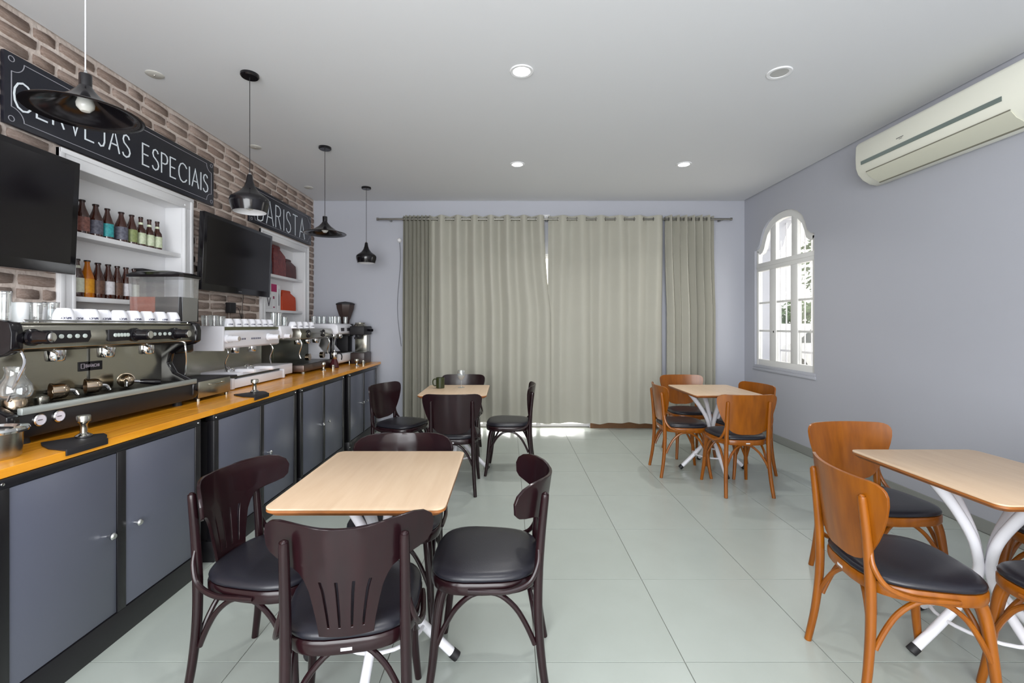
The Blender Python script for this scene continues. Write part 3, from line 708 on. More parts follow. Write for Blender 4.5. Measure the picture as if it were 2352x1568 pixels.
MB().tube([(.03, 0, .16), (.07, 0, .16), (.085, 0, .13), (.08, 0, .09)], .007, 8).build('handle', blackm, mp_)
# --- jug and cup on the big machine tray
j = thing('glass_server', 'clear glass server with steel base on the big machine tray', 'jug', (-1.99, 1.84, 1.0195))
MB().lathe([(.035, .04), (.05, .05), (.056, .07), (.05, .1), (.032, .13), (.028, .15), (.034, .17)], seg=22, open_=True).build('glass_bowl', gl, j)
MB().lathe([(0, 0), (.036, 0), (.037, .004), (.037, .036), (.033, .042), (0, .042)], seg=22).build('base_ring', brassy, j)
tag(MB().lathe([(0, 0), (.024, 0), (.025, .004), (.025, .03), (.023, .03), (.022, .004), (0, .004)], (-2.0, 1.955, 1.0195), 20).build('dosing_cup', steel), 'low steel dosing cup on the big machine tray', 'cup')
# --- china cups, upside down
cup_t = thing('coffee_cup', 'x', 'cup', (0, 0, 0))
MB().lathe([(.036, 0), (.041, .0), (.0415, .01), (.038, .035), (.030, .055), (.025, .062), (.024, .064), (.018, .064), (.017, .061), (0, .061)], seg=22).build('bowl', cupm, cup_t)
MB().tube([(-.039, .0, .018), (-.058, 0, .02), (-.062, 0, .034), (-.05, 0, .045), (-.034, 0, .044)], .004, 8).build('handle', cupm, cup_t)
g = MB()
for c, pls in word('SUPLICY', 1, 1, .25):
    for q in pls:
        pp = [((.5-p[0])*.034, .024-p[1]*.008) for p in q]
        stroke(g, pp, .0022, 0)
# wrap lettering onto the cup (upside down, as the cup stands on its rim)
g.v = [((.0405-(z_-.01)*.11+x_)*cos(y_/.04), (.0405-(z_-.01)*.11+x_)*sin(y_/.04), z_) for x_, y_, z_ in g.v]
g.build('printed_name', printd, cup_t)
def place_cup(x, y, z, rz, lab, grp, first=[True]):
    if first[0]:
        first[0] = False; cup_t.location = (x, y, z); cup_t.rotation_euler = (0, 0, rz); cup_t['label'] = lab; cup_t['group'] = grp
    else: dup(cup_t, (x, y, z), rz, lab, grp)
zt1 = ZT+.4925
ordn = ['leftmost', 'second', 'third', 'fourth', 'fifth', 'sixth', 'seventh', 'eighth', 'rightmost']
for k, px in enumerate((147, 178, 207, 236, 272, 305, 336, 366, 395)):
    x = -1.985 if k % 2 == 0 or k > 3 else -2.02
    lab = {0: 'leftmost white cup in the front row on the big machine', 8: 'rightmost white cup in the front row on the big machine'}.get(k, '%s white cup from the left in the front row on the big machine' % ordn[k])
    place_cup(x, -x*F/(CX-px), zt1, radians(-35+k*4), lab, 'upturned cups on the big machine')
for k, px in enumerate((128, 190, 225, 290)):
    place_cup(-2.11, 2.11*F/(CX-px+0), zt1, radians(200), 'white cup in the back row on the big machine, %s from the left' % ordn[k].replace('leftmost', 'first'), 'upturned cups on the big machine')
for k, px in enumerate((524, 543, 560, 576, 590, 604, 617)):
    place_cup(-2.17, 2.17*F/(CX-px), ZT+.4685, radians(-30), '%s white cup on the white espresso machine' % (ordn[k] if k < 6 else 'last'), 'upturned cups on the white machine')
for k, px in enumerate((672, 686, 700, 713)):
    place_cup(-2.1, 2.1*F/(CX-px), ZT+.4515, radians(-30), '%s white cup on the stainless machine' % ordn[k], 'upturned cups on the stainless machine')
# --- glasses
def tumbler(lab, grp, x, y, z, r, h, m=gl, taper=.85):
    t = thing('drinking_glass', lab, 'glass', (x, y, z), 0, grp)
    MB().lathe([(0, 0), (r*taper, 0), (r*taper*1.01, .006), (r, h), (r*.93, h), (r*taper*.92, .01), (0, .01)], seg=18).build('bowl', m, t)
    MB().lathe([(r*1.0, h-.002), (r*1.03, h), (r*.97, h+.002), (r*.94, h)], seg=18).build('rim', chrome if m is gl else m, t)
    return t
frost = mat('frosted_plastic', (222, 224, 226), .5)
A = 'glasses on the big machine'
tumbler('tall clear glass at the left edge on the big machine', A, -2.06, 1.855, zt1, .032, .125)
tumbler('white frosted beaker among the glasses on the big machine', A, -2.06, 1.925, zt1, .03, .082, frost)
tumbler('clear glass right of the frosted beaker', A, -2.05, 1.985, zt1, .034, .085)
tumbler('clear patterned glass left of the white cups', A, -2.06, 2.055, zt1, .03, .09)
A = 'glasses on the white machine'
for k, (px, h) in enumerate(((474, .075), (492, .085), (507, .08))):
    tumbler(['leftmost clear glass on the white machine', 'middle clear glass on the white machine, left of its cups', 'clear glass touching the cups on the white machine'][k], A, -2.2, 2.2*F/(CX-px), ZT+.4685 if k else ZT+.4755, .033, h)
A = 'glasses on the white machine far end'
for k, px in enumerate((628, 640, 652, 662)):
    tumbler(['tall glass, first', 'tall glass, second', 'glass, third', 'glass, last'][k]+' at the far end of the white machine', A, -2.15, min(2.15*F/(CX-px), 4.38), ZT+.4765, .03, .12 if k < 2 else .085)
A = 'glasses on the tall white machine'
for k, (dx, dy) in enumerate(((-.30, .05), (-.28, .16), (-.2, .1), (-.18, .24), (-.12, .16), (-.1, .3), (-.06, .08), (-.05, .4))):
    tumbler('%s clear glass on top of the tall white machine' % (['first', 'second', 'third', 'fourth', 'fifth', 'sixth', 'seventh', 'eighth'][k]), A, -2.0+dx, 5.34+dy, ZT+.501, .026, .085)
del ordn

# ================================================================ PENDANTS
def cord(t, z0, z1, m=None):
    MB().tube([(0, 0, z0), (0, 0, z1)], .0025, 6, 1).build('cord', m or blackm, t)
    MB().lathe([(0, -.004), (.0, -.022), (.05, -.022), (.056, -.015), (.056, 0), (0, 0)], (0, 0, z1), 24).build('canopy', blackp, t)
def pend_flare(lab, Y, big=1.0, cordm=None):
    t = thing('pendant_lamp', lab, 'pendant lamp', (-1.70, Y, 0), 0, 'black pendant lamps over the counter')
    z0 = 2.205
    MB().lathe([(0, .158), (.02, .158), (.021, .153), (.021, .105), (.0, .105)], (0, 0, z0), 20).build('lamp_holder', blackp, t)
    MB().lathe([(.02, .112), (.03, .095), (.055, .066), (.10, .034), (.15, .012), (.187*big, .003), (.19*big, .0), (.186*big, -.003), (.15, .008), (.10, .029), (.054, .061), (.028, .09), (.016, .108)], (0, 0, z0), 40).build('lamp_shade', blackp, t, ang=60)
    MB().lathe([(0, .008), (.015, .01), (.028, .025), (.03, .04), (.024, .06), (.014, .085), (0, .1)], (0, 0, z0), 18).build('bulb', mat('bulb_glass', (205, 205, 200), .25), t)
    MB().lathe([(.004, .175), (.008, .16), (0, .158)], (0, 0, z0), 10).build('cord_grip', chrome, t)
    cord(t, z0+.165, ZC, cordm)
def pend_bell(lab, Y):
    t = thing('pendant_lamp', lab, 'pendant lamp', (-1.70, Y, 0), 0, 'black pendant lamps over the counter')
    z0 = 2.10
    out = [(.014, .245), (.017, .235), (.022, .20), (.034, .165), (.06, .13), (.095, .105), (.113, .09), (.118, .075), (.116, .05), (.105, .01), (.102, 0)]
    MB().lathe(out+[(.099, 0)], (0, 0, z0), 36).build('lamp_shade', blackp, t, ang=60)
    MB().lathe([(.099, .0), (.101, .01), (.111, .05), (.112, .075), (.09, .1), (.055, .125), (.02, .16), (0, .17)], (0, 0, z0), 30).build('shade_lining', white, t, ang=60)
    MB().lathe([(0, .01), (.02, .018), (.03, .04), (.026, .06), (.014, .09), (0, .1)], (0, 0, z0), 16).build('bulb', mat('bulb_glass', (205, 205, 200), .25), t)
    MB().lathe([(0, .255), (.008, .255), (.012, .242), (0, .24)], (0, 0, z0), 12).build('cord_grip', chrome, t)
    cord(t, z0+.25, ZC)
pend_flare('wide-brimmed black pendant lamp nearest the camera, in front of the long sign', 1.835, 1.0, mat('pale_cord', (200, 200, 205), .4))
pend_bell('black bell pendant lamp in front of the brick wall, second from the camera', 3.0)
pend_flare('wide-brimmed black pendant lamp by the right end of the far sign', 4.23)
pend_bell('small-looking black bell pendant lamp before the back wall', 5.46)

# ================================================================ DOWNLIGHTS
lamp_on = emit('lamp_on', (255, 255, 255), 22)
def downlight(lab, x, y, on=True, r=.062):
    t = thing('ceiling_downlight', lab, 'ceiling light', (x, y, ZC), 0, 'round ceiling lights')
    MB().lathe([(r*.86, -.001), (r*.9, -.006), (r*1.18, -.007), (r*1.24, -.003), (r*1.24, 0)], seg=32).build('trim_ring', white, t)
    MB().lathe([(r*.88, -.003), (0, -.0035)], seg=28).build('diffuser', lamp_on if on else mat('lamp_off', (170, 170, 168), .3), t)
    if on: 
        l = area('downlight_lamp', (x, y, ZC-.012), (0, 0, 0), r*1.6, 0, 7, (1, .99, .97), 'DISK', radians(125)); l.parent = None
    return t
downlight('lit round downlight nearest the camera, above the room centre', .085, 2.962)
downlight('lit round downlight farther back, above the room centre', .09, 4.675)
downlight('lit round downlight nearest the arched window', 1.796, 4.675)
downlight('unlit round downlight near the air conditioner', 1.767, 2.98, False)
downlight('round downlight added for light above the nearest table, out of the frame', .085, 1.0-.1, True)  # unseen lamp, added to brighten the near part of the room
downlight('round downlight added for light behind the camera, out of the frame', 1.78, -.6, True)  # another unseen lamp, here only for the light it gives
for k, (x, y) in enumerate(((-2.325, 3.0), (-2.34, 4.22), (-2.39, 5.46))):
    t = thing('ceiling_disc', ['flat white ceiling disc nearest the camera, near the brick wall', 'flat white ceiling disc behind the second pendant, near the brick wall', 'flat white ceiling disc nearest the back corner'][k], 'ceiling disc', (x, y, ZC), 0, 'small ceiling discs by the brick wall')
    MB().lathe([(.052, 0), (.052, -.004), (.045, -.008), (0, -.008)], seg=24).build('cover', mat('cap_white', (190, 188, 182), .5), t)
    MB().lathe([(.006, -.008), (.005, -.010), (0, -.010)], seg=8).build('screw', steel, t)

# ================================================================ AIR CONDITIONER
ac = thing('air_conditioner', 'white split air conditioner high on the right wall', 'air conditioner', (XR, 2.55, 0))
prof = [(0, 2.53), (-.05, 2.518), (-.11, 2.53), (-.17, 2.565), (-.208, 2.61), (-.226, 2.66), (-.23, 2.74), (-.226, 2.84), (-.21, 2.868), (-.17, 2.88), (0, 2.88)]
MB().prism(prof, 0, 1.27, 'y').build('casing', acm, ac, bevel=.012, bseg=3)
MB().prism([(-.231, 2.672), (-.234, 2.674), (-.235, 2.70), (-.231, 2.70)], .13, 1.20, 'y').build('front_stripe', acg, ac)
MB().prism([(-.2105, 2.605), (-.214, 2.602), (-.18, 2.563), (-.105, 2.521), (-.103, 2.524), (-.175, 2.566)], .1, 1.17, 'y').build('louver', mat('ac_louver', (206, 206, 190), .35), ac)
MB().prism([(-.108, 2.5245), (-.11, 2.5215), (-.10, 2.516), (-.098, 2.519)], .1, 1.17, 'y').prism([(-.214, 2.61), (-.217, 2.608), (-.2145, 2.603), (-.211, 2.605)], .1, 1.17, 'y').build('louver_gap', mat('ac_gap', (120, 118, 104), .6), ac)
MB().box(-.233, -.231, .80, .86, 2.745, 2.750).box(-.233, -.231, .81, .835, 2.735, 2.738).build('logo_plate', mat('ac_logo', (110, 110, 108), .4), ac)

# ================================================================ ARCHED WINDOW
win = struct(bpy.data.objects.new('window_1', None)); COL.objects.link(win); win.location = (XR+.025, 0, 0)
def wbx(name, y0, y1, z0, z1, d0=0, d1=.05, m=whitet, par=None): return MB().box(d0, d1, y0, y1, z0, z1).build(name, m, par or win, bevel=.003)
inn = []
cyy = 5.235
for y, z in arch:
    inn.append((cyy+(y-cyy)*.87, z-.075 if abs(y-cyy) < .45 else z-.06))
af = MB()
for (a, b), (c, d) in zip(zip(arch, arch[1:]), zip(inn, inn[1:])): af.prism([a, b, d, c], 0, .05)
af.build('arch_frame', whitet, win)
wbx('frame_side', 4.672, 4.735, ZS, 2.29); wbx('frame_side', 5.755, 5.798, ZS, 2.29)
wbx('bottom_rail', 4.735, 5.755, ZS, .935, .0, .045)
wbx('transom', 4.69, 5.78, 2.03, 2.13, -.005, .055); wbx('transom_lip', 4.68, 5.79, 2.075, 2.09, -.012, -.005)
for y0, y1 in ((4.98, 5.10), (5.38, 5.51)):
    wbx('mullion', y0, y1, .93, 2.03, -.002, .048); wbx('upper_mullion', y0+.01, y1-.01, 2.13, 2.585, .002, .046)
for y0, y1 in ((4.735, 4.98), (5.10, 5.38), (5.51, 5.755)):
    for zz in (1.635, 1.29): wbx('glazing_bar', y0, y1, zz-.012, zz+.012, .008, .036)
    for z0, z1 in ((.935, 1.278), (1.302, 1.623), (1.647, 2.03)):
        MB().box(.02, .024, y0, y1, z0, z1).build('pane', pane, win)
MB().prism([(4.72, 2.13), (5.755, 2.13)]+[(y, z+.02) for y, z in inn[1:-1]], .02, .024).build('upper_pane', pane, win)
MB().lathe([(0, 0), (.012, 0), (.012, .02), (.02, .03), (0, .034)], (-.002, 5.43, 1.28), 12, 'x').build('window_catch', whitet, win, rot=(0, 0, 0))
struct(MB().box(XR-.012, XR, 4.64, 5.83, .80, .83).box(XR-.006, XR, 4.65, 5.82, .83, .862).build('trim_3', wallp, bevel=.004))
grl = thing('window_grille', 'white iron security grille outside the arched window', 'grille', (XR+.24, 0, 0))
for k in range(10):
    y = 4.72+k*.116; MB().tube([(0, y, .87), (0, y, 2.28 if k in (0, 9) else 2.40 if k in (1, 8) else 2.6)], .008, 8, 1).build('bar', whites, grl)
for zz in (1.05, 2.1): MB().box(-.006, .006, 4.68, 5.79, zz-.012, zz+.012).build('cross_bar', whites, grl)

# ================================================================ PATIO DOOR behind the curtains
dr = struct(bpy.data.objects.new('door_1', None)); COL.objects.link(dr); dr.location = (0, YB+.08, 0)
for x0, x1 in ((-1.0, -.94), (-.35, -.29), (.02, .08), (.37, .43), (1.02, 1.08)):
    MB().box(x0, x1, 0, .04, .0, 2.3).build('door_stile', whites, dr, bevel=.002)
for z0, z1 in ((0, .035), (1.0, 1.04), (2.25, 2.3)): MB().box(-.94, 1.02, .002, .038, z0, z1).build('door_rail', whites, dr, bevel=.002)
for x0, x1 in ((-.94, -.35), (-.29, .02), (.08, .37), (.43, 1.02)):
    for z0, z1 in ((.035, 1.0), (1.04, 2.25)): MB().box(x0, x1, .018, .022, z0, z1).build('door_pane', pane, dr)

# ================================================================ CURTAINS
rz_, ry_ = 2.735, 5.93
rod = thing('curtain_rod', 'grey metal curtain rod across the back wall', 'curtain rod', (0, ry_, rz_))
MB().tube([(-1.70, 0, 0), (2.89, 0, 0)], .013, 12, 1).build('rod', metalr, rod)
for x in (-1.70, 2.89): MB().lathe([(0, -.012), (.018, -.012), (.018, .012), (0, .012)], (x, 0, 0), 14, 'x').build('end_cap', metalr, rod)
for x in (-1.55, .5, 2.78): MB().box(x-.012, x+.012, 0, .12, -.012, .012).build('bracket', metalr, rod)
jb = thing('junction_box', 'small white box on the back wall above the curtain gap', 'junction box', (.50, YB, 2.78))
MB().box(-.045, .045, -.03, 0, -.02, .035).build('cover', white, jb, bevel=.004)
MB().box(-.01, .01, -.032, -.03, -.0, .008).build('lid_mark', steel, jb)
def curtain(lab, x0, x1, waves, amp, zb, seed, drift=0):
    rnd = random.Random(seed); t = thing('curtain', lab, 'curtain', (0, ry_, 0), 0, 'grey beige eyelet curtains')
    nx = int(waves*14); nz = 16; verts = []; faces = []
    zt = rz_+.045; ph = [rnd.uniform(-.35, .35) for _ in range(int(waves)+3)]; am = [rnd.uniform(.75, 1.2) for _ in range(int(waves)+3)]
    wx = [rnd.uniform(.6, 1.4) for _ in range(int(waves)+3)]
    for k in range(nz+1):
        f = k/nz
        for i in range(nx+1):
            u = i/nx; c = u*waves; ii = int(c)
            fr = c-ii; pj = ph[ii]*(1-fr)+ph[ii+1]*fr; aj = am[ii]*(1-fr)+am[ii+1]*fr
            sway = min(1, f*2.2)**2*drift*(u if drift == .08 else 1)
            a = amp*(1 if f < .08 else (1-.25*f)*aj)
            th = 2*pi*c+pj*min(1, f*2)*2.2
            x = x0+(x1-x0)*u+sway+.012*sin(th*2)*(1 if waves > 8 else .4)+f*.012*sin(3*c+seed)
            y = a*sin(th)+.008*f*sin(7*c+seed*2)
            z = zt-(zt-zb)*f-(.008*sin(c*2.3+seed) if k == nz else 0)
            verts.append((x, y, z))
    W = nx+1; n0 = len(verts); verts += [(x, y+.003, z) for x, y, z in verts]
    for k in range(nz):
        for i in range(nx):
            a = k*W+i; faces.append((a, a+1, a+W+1, a+W)); faces.append((n0+a+W, n0+a+W+1, n0+a+1, n0+a))
        for a in (k*W, k*W+nx): faces.append((a, a+W, n0+a+W, n0+a))
    for i in range(nx):
        for a in (i, nz*W+i): faces.append((a, n0+a, n0+a+1, a+1))
    m = MB(); m.v = verts; m.f = faces
    o = m.build('fabric', curtm, t, ang=80)
    for q in range(int(waves*2)):
        xe = x0+(x1-x0)*(q/2)/waves
        if xe < x1: MB().tube([(xe, .023*cos(a*pi/6), .023*sin(a*pi/6)) for a in range(12)], .004, 6, closed=True).build('eyelet', metalr, t, loc=(0, 0, rz_))
    return t
pxx = lambda p: (p-CX)*5.93/F
curtain('tightly gathered curtain bunch at the left end of the rod', pxx(926), pxx(990), 7, .05, .09, 3, -.0)
curtain('curtain left of the bright gap, in medium folds', pxx(986), pxx(1250), 7, .055, .09, 5, .08)
curtain('wide smooth curtain right of the bright gap', pxx(1259), pxx(1522), 6, .04, .085, 8, -.012)
curtain('gathered curtain at the right end of the rod', pxx(1527), pxx(1640), 6.5, .055, .09, 11, .03)
sn = thing('wall_sensor', 'small white wall sensor with cable beside the left curtain', 'sensor', (-1.44, YB, 2.48))
MB().lathe([(0, 0), (.03, 0), (.032, .02), (.02, .04), (0, .045)], (0, 0, 0), 16, 'y').build('housing', white, sn, rot=(0, 0, pi))
MB().tube([(0, -.01, -.03), (.01, -.012, -.3), (-.03, -.01, -.9), (.02, -.01, -1.4)], .004, 6).build('cable', mat('cable_grey', (120, 122, 130), .5), sn)

# ================================================================ TABLES
def rounded(x, y, r, n=5):
    out = []
    for cx, cy, a0 in ((x-r, y-r, 0), (-x+r, y-r, 90), (-x+r, -y+r, 180), (x-r, -y+r, 270)):
        for k in range(n+1):
            a = radians(a0+90*k/n); out.append((cx+r*cos(a), cy+r*sin(a)))
    return out
tab = thing('cafe_table', 'x', 'table', (0, 0, 0), 0, 'square cafe tables')
hw, hd = .302, .348
tp = MB().prism(rounded(hw, hd, .035), .744, .750, 'z').build('tabletop', topm, tab, bevel=.0015)
lo1 = [(x, y, .744) for x, y in rounded(hw, hd, .035)]; lo2 = [(x, y, .736) for x, y in rounded(hw, hd, .035)]; lo3 = [(x, y, .722) for x, y in rounded(hw-.016, hd-.016, .03)]
MB().loops([lo3, lo2, lo1]).build('edge_band', edgem, tp)
for k in range(4):
    a = k*pi/2; R = Matrix.Rotation(a, 3, 'Z')
    pts = [Vector(p) for p in ((.215, 0, .722), (.195, 0, .70), (.12, 0, .60), (.055, 0, .49), (.028, 0, .40), (.028, 0, .33), (.07, 0, .25), (.17, 0, .14), (.285, 0, .028))]
    lg = MB().tube([R@p for p in pts], [.026, .024, .02, .019, .018, .018, .018, .018, .018], 12).build('leg', whites, tab)
    p0 = R@Vector((.282, 0, .031)); p1 = R@Vector((.315, 0, .0))
    MB().tube([tuple(p0), tuple(R@Vector((.305, 0, .011)))], .0205, 12, 1).build('foot_cap', rubber, lg)
    MB().lathe([(0, 0), (.032, 0), (.03, .004), (0, .004)], tuple(R@Vector((.215, 0, .718))), 14).build('mounting_plate', whites, lg)
MB().tube([(.17*cos(a*pi/12), .17*sin(a*pi/12), .145) for a in range(24)], .007, 8, closed=True).build('brace_ring', whites, tab)
TB = [(-.513, 1.855, 'square cafe table nearest the camera, with four dark chairs'),
      (-.493, 4.30, 'cafe table with mug and wine glass, far left by the curtain'),
      (1.925, 4.32, 'cafe table at the far right below the arched window'),
      (1.965, 1.885, 'cafe table at the right edge, under the air conditioner')]
for k, (x, y, lab) in enumerate(TB):
    if k == 0: tab.location = (x, y, 0); tab['label'] = lab
    else: dup(tab, (x, y, 0), 0, lab)

# ================================================================ CHAIRS
def outline(a, b, n=2.7, cnt=36, taper=.07):
    out = []
    for i in range(cnt):
        t = 2*pi*i/cnt; c, s = cos(t), sin(t)
        y = b*math.copysign(abs(s)**(2/n), s); x = a*math.copysign(abs(c)**(2/n), c)*(1+taper*y/b); out.append((x, y))
    return out
def make_chair(style, wood, name='cafe_chair'):
    t = thing(name, 'x', 'chair', (0, 0, 0))
    O = outline(.210, .208, 3.1)
    S = lambda s, z: [(x*s, y*s+.0, z) for x, y in O]
    MB().loops([S(.93, .402), S(.985, .404), S(1, .412), S(1, .438), S(.98, .445), S(.9, .446)]).build('seat_frame', wood, t)
    MB().loops([S(.93, .444), S(.985, .450), S(.99, .458), S(.96, .468), S(.85, .476), S(.6, .480), S(.3, .481)]).build('seat', vinyl, t, ang=60)
    for s in (-1, 1):
        MB().tube([(s*.158, .135, .43), (s*.168, .158, .36), (s*.178, .172, .24), (s*.185, .184, .12), (s*.196, .202, 0)], [.021, .020, .017, .015, .0125], 12).build('leg', wood, t)
        MB().tube([(s*.188, -.235, 0), (s*.178, -.212, .14), (s*.17, -.198, .3), (s*.167, -.198, .45), (s*.166, -.208, .6), (s*.165, -.222, .735), (s*.165, -.2235, .75), (s*.165, -.224, .757)],
                  [.0135, .015, .0165, .017, .016, .0145, .011, .004], 12).build('leg', wood, t)
        MB().tube([(s*.172, -.2, .565), (s*.185, -.198, .51), (s*.203, -.165, .452), (s*.216, -.09, .426), (s*.217, .0, .424), (s*.216, .05, .424)], [.007, .0095, .0095, .0095, .009, .007], 10).build('brace', wood, t)
        A = [(s*(.178+.006*u), u*.175-.01, .215+.185*(1-abs(u)**2.4)) for u in [-1, -.94, -.8, -.6, -.3, 0, .3, .6, .8, .94, 1]]
        MB().tube(A, .0095, 10, 3).build('stretcher', wood, t)
    for y, yb in ((.175, .13), (-.2, -.15)):
        A = [(u*.172, yb+(y-yb)*abs(u)**1.5, .215+.182*(1-abs(u)**2.4)) for u in [-1, -.94, -.8, -.6, -.3, 0, .3, .6, .8, .94, 1]]
        MB().tube(A, .0095, 10, 3).build('stretcher', wood, t)
    if style == 'shield':
        prof = [(.492, .05), (.497, .085), (.508, .115), (.53, .142), (.56, .163), (.60, .186), (.65, .208), (.70, .224), (.74, .233), (.77, .235), (.787, .231), (.799, .221), (.807, .205), (.811, .182)]
        K = 1.05; cols = [-1, -.93, -.8, -.6, -.4, -.2, 0, .2, .4, .6, .8, .93, 1]; holes = None; wing = 0
    else:
        prof = [(.462, .074), (.49, .077), (.52, .082), (.56, .090), (.60, .099), (.63, .112), (.65, .126), (.662, .145), (.670, .17), (.677, .2), (.685, .224), (.70, .238), (.735, .244), (.76, .237), (.782, .218), (.796, .19), (.803, .155), (.806, .11)]
        K = 2.15; cols = [-1, -.9, -.78, -.635, -.565, -.245, -.175, 0, .175, .245, .565, .635, .78, .9, 1]; wing = 1
        holes = True
    rows = prof; nv = len(cols); vs = []
    def pt(tt, z, w_):
        x = tt*w_; yc = -.196-(z-.45)*.125
        if style != 'shield': yc -= .006
        y = yc+K*x*x
        if style == 'shield': y += -.02*max(0, (.56-z)/.07)*0
        return (x, y, z+(((x/.235)**2*.024-.018)*min(1, (z-.66)/.1) if wing and z > .66 else 0))
    for z, w_ in rows: vs += [pt(c, z, w_) for c in cols]
    fs = []
    for k in range(len(rows)-1):
        for i in range(nv-1):
            if holes and .50 < (rows[k][0]+rows[k+1][0])/2 < .63:
                cm = (cols[i]+cols[i+1])/2
                if any(abs(cm-h) < .02 for h in (-.60, -.21, .21, .60)): continue
            a = k*nv+i; fs.append((a, a+1, a+nv+1, a+nv))
    m = MB(); m.v = vs; m.f = fs
    m.build('backrest', wood, t, thick=.011, bevel=.002, bseg=1, ang=40)
    tg = MB().box(-.016, .016, -.2085, -.2065, .416, .425).build('maker_plate', mat('plate_silver', (200, 200, 205), .3), t); tg['label'] = 'small silver plate'
    return t
protoF = make_chair('fan', mahog, 'bentwood_chair'); protoS = make_chair('shield', mahog); protoH = make_chair('shield', honey)
G1, G2, G3 = 'dark chairs at the nearest table', 'dark chairs at the far left table', 'honey brown chairs on the right'
D = radians
PL = [
 (protoF, -.505, 1.525, 10, 'dark chair with slotted splat back nearest the camera, its back to the camera', G1),
 (protoF, -.895, 1.775, -97, 'dark chair between the nearest table and the grey cabinets', G1),
 (protoF, -.085, 1.815, 88, 'dark slotted-back chair right of the nearest table, facing it', G1),
 (protoF, -.525, 2.17, 181, 'dark chair behind the nearest table, only its top rail showing above it', G1),
 (protoS, -.455, 3.84, 1, 'dark shield-back chair in front of the table with the mug', G2),
 (protoS, -.985, 4.22, -112, 'dark chair left of the mug table, by the counter end', G2),
 (protoS, .005, 4.29, 86, 'dark chair right of the mug table, seen from the side', G2),
 (protoS, -.50, 4.87, 180, 'dark chair behind the mug table, against the curtain', G2),
 (protoH, 1.895, 3.82, 0, 'brown chair in front of the far right table, its back to the camera', G3),
 (protoH, 1.60, 4.245, -92, 'brown chair left of the far right table', G3),
 (protoH, 2.145, 4.255, 101, 'brown chair right of the far right table, under the window', G3),
 (protoH, 1.90, 4.83, 180, 'brown chair behind the far right table, by the curtain', G3),
 (protoH, 1.50, 1.755, -98, 'brown chair at the left side of the right edge table, shield back towards us', G3),
 (protoH, 1.91, 2.36, 182, 'brown chair behind the right edge table, against the wall side', G3),
 (protoH, 1.985, 1.53, 0, 'brown chair in front of the right edge table, only its seat front in the picture', G3),
 (protoH, 2.45, 1.93, 92, 'brown chair beyond the right edge table, barely in the picture', G3)]
used = set()
for pr, x, y, a, lab, grp in PL:
    if pr.name not in used:
        used.add(pr.name); pr.location = (x, y, 0); pr.rotation_euler = (0, 0, D(a)); pr['label'] = lab; pr['group'] = grp
    else: dup(pr, (x, y, 0), D(a), lab, grp)
# mug and wine glass
mu = thing('coffee_mug', 'dark green mug on the far left table', 'mug', (-.66, 4.42, .7505))
gm = mat('mug_green', (44, 50, 24), .3)
MB().lathe([(0, 0), (.038, 0), (.041, .003), (.042, .1), (.039, .102), (.038, .01), (0, .008)], seg=24).build('body', gm, mu)
MB().tube([(-.039, 0, .085), (-.06, 0, .085), (-.072, 0, .066), (-.07, 0, .038), (-.056, 0, .022), (-.04, 0, .024)], .006, 8).build('handle', gm, mu)
wg = thing('wine_glass', 'clear wine glass on the far left table, right of the mug', 'glass', (-.46, 4.45, .7505))
MB().lathe([(.005, .075), (.02, .085), (.036, .11), (.039, .135), (.034, .17), (.033, .17), (.038, .135), (.035, .111), (.019, .087), (0, .08)], seg=20).build('bowl', gl, wg)
MB().lathe([(0, 0), (.034, 0), (.032, .003), (.006, .008), (.004, .02), (.004, .07), (.006, .078)], seg=16).build('stem', gl, wg)

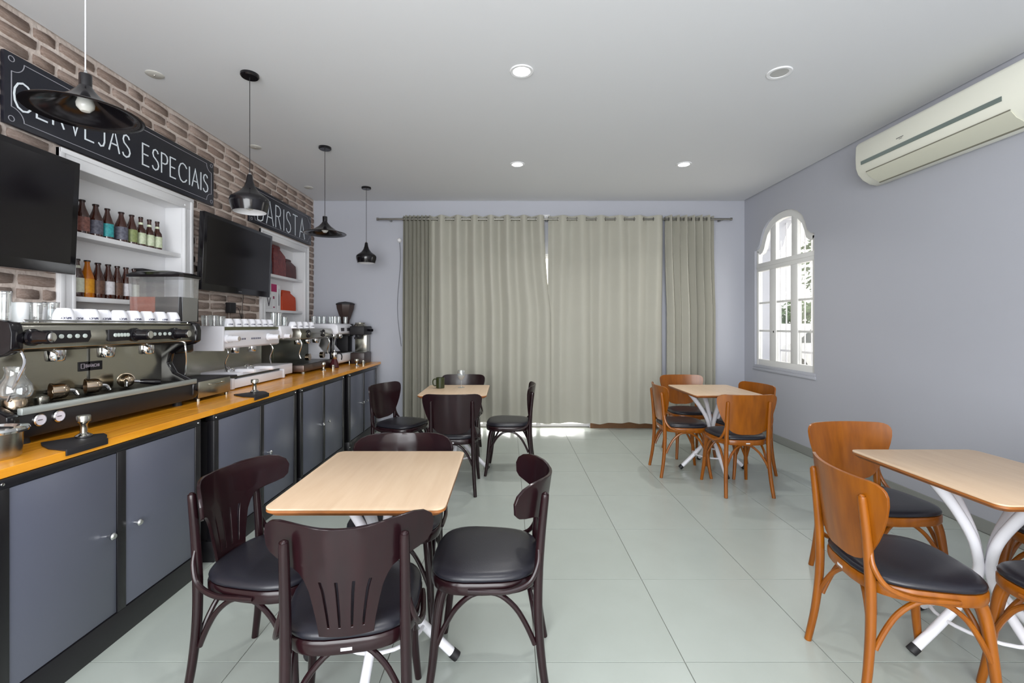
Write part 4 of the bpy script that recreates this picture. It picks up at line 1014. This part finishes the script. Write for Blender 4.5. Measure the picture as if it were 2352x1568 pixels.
# ================================================================ OUTSIDE
gm_ = mat('patio_paving', (214, 208, 198), .8, var=.4, vscale=2)
struct(box('trim_4', gm_, -20, 40, YB+.3, 45, -.35, -.02)); struct(box('trim_5', gm_, XR+.35, 40, -6, YB+.3, -.35, -.02))
leafm = mat('leaf_green', (96, 122, 72), .5, var=.8, vscale=3, c2=(66, 96, 66))
def leaves(mb, c, rad, n, s, rnd):
    for _ in range(n):
        while True:
            p = Vector([rnd.uniform(-1, 1) for _ in range(3)])
            if .55 < p.length < 1: break
        p = Vector((p.x*rad[0], p.y*rad[1], p.z*rad[2]))+Vector(c)
        u = Vector([rnd.gauss(0, 1) for _ in range(3)]).normalized(); v = u.orthogonal().normalized(); k = s*rnd.uniform(.6, 1.3); o = len(mb.v)
        mb.v += [tuple(p-u*k), tuple(p+v*k*.45), tuple(p+u*k), tuple(p-v*k*.45)]; mb.f.append([o, o+1, o+2, o+3])
R_ = random.Random(4)
def shrub(lab, c, rad, n, s, stem):
    t = thing('garden_shrub', lab, 'shrub', (c[0], c[1], -.02))
    mb = MB(); leaves(mb, (0, 0, c[2]), rad, n, s, R_); o = mb.build('foliage', leafm, t); o['kind'] = 'stuff'
    MB().tube([(0, 0, 0), (.05, 0, c[2]*.5), (0, .05, c[2])], [stem, stem*.8, stem*.4], 8).build('trunk', mat('bark', (92, 76, 60), .9), t)
shrub('hedge-like green shrub seen through the arched window, behind the car', (10.2, 15.6, 1.1), (1.6, 1.3, 1.15), 2600, .13, .08)
shrub('leafy tree whose branch shows in the upper right pane of the window', (6.6, 9.4, 2.7), (.55, .6, .8), 420, .09, .05)
car = thing('parked_car', 'white car parked outside, seen through the lower window panes', 'car', (7.6, 11.6, -.02), radians(20))
cp_ = mat('car_paint', (232, 234, 238), .2)
MB().prism([(-2.1, .3), (2.1, .3), (2.15, .6), (2.0, .8), (1.2, .92), (.6, 1.38), (-.9, 1.42), (-1.6, .98), (-2.1, .9), (-2.15, .6)], -.8, .8, 'y').build('body', cp_, car, bevel=.05)
MB().prism([(1.05, .95), (.56, 1.33), (-.86, 1.36), (-1.42, .98)], -.81, .81, 'y').build('side_window', mat('car_glass', (60, 70, 78), .1), car)
for x in (-1.35, 1.35):
    for y in (-.82, .62): MB().lathe([(0, 0), (.2, 0), (.32, .02), (.32, .18), (.2, .2), (0, .2)], (x, y, .32), 24, 'y').build('wheel', rubber, car)
for y in (-.7, .5): MB().box(-2.17, -2.1, y, y+.2, .65, .82).build('tail_lamp', mat('red_lens', (150, 20, 24), .2), car)
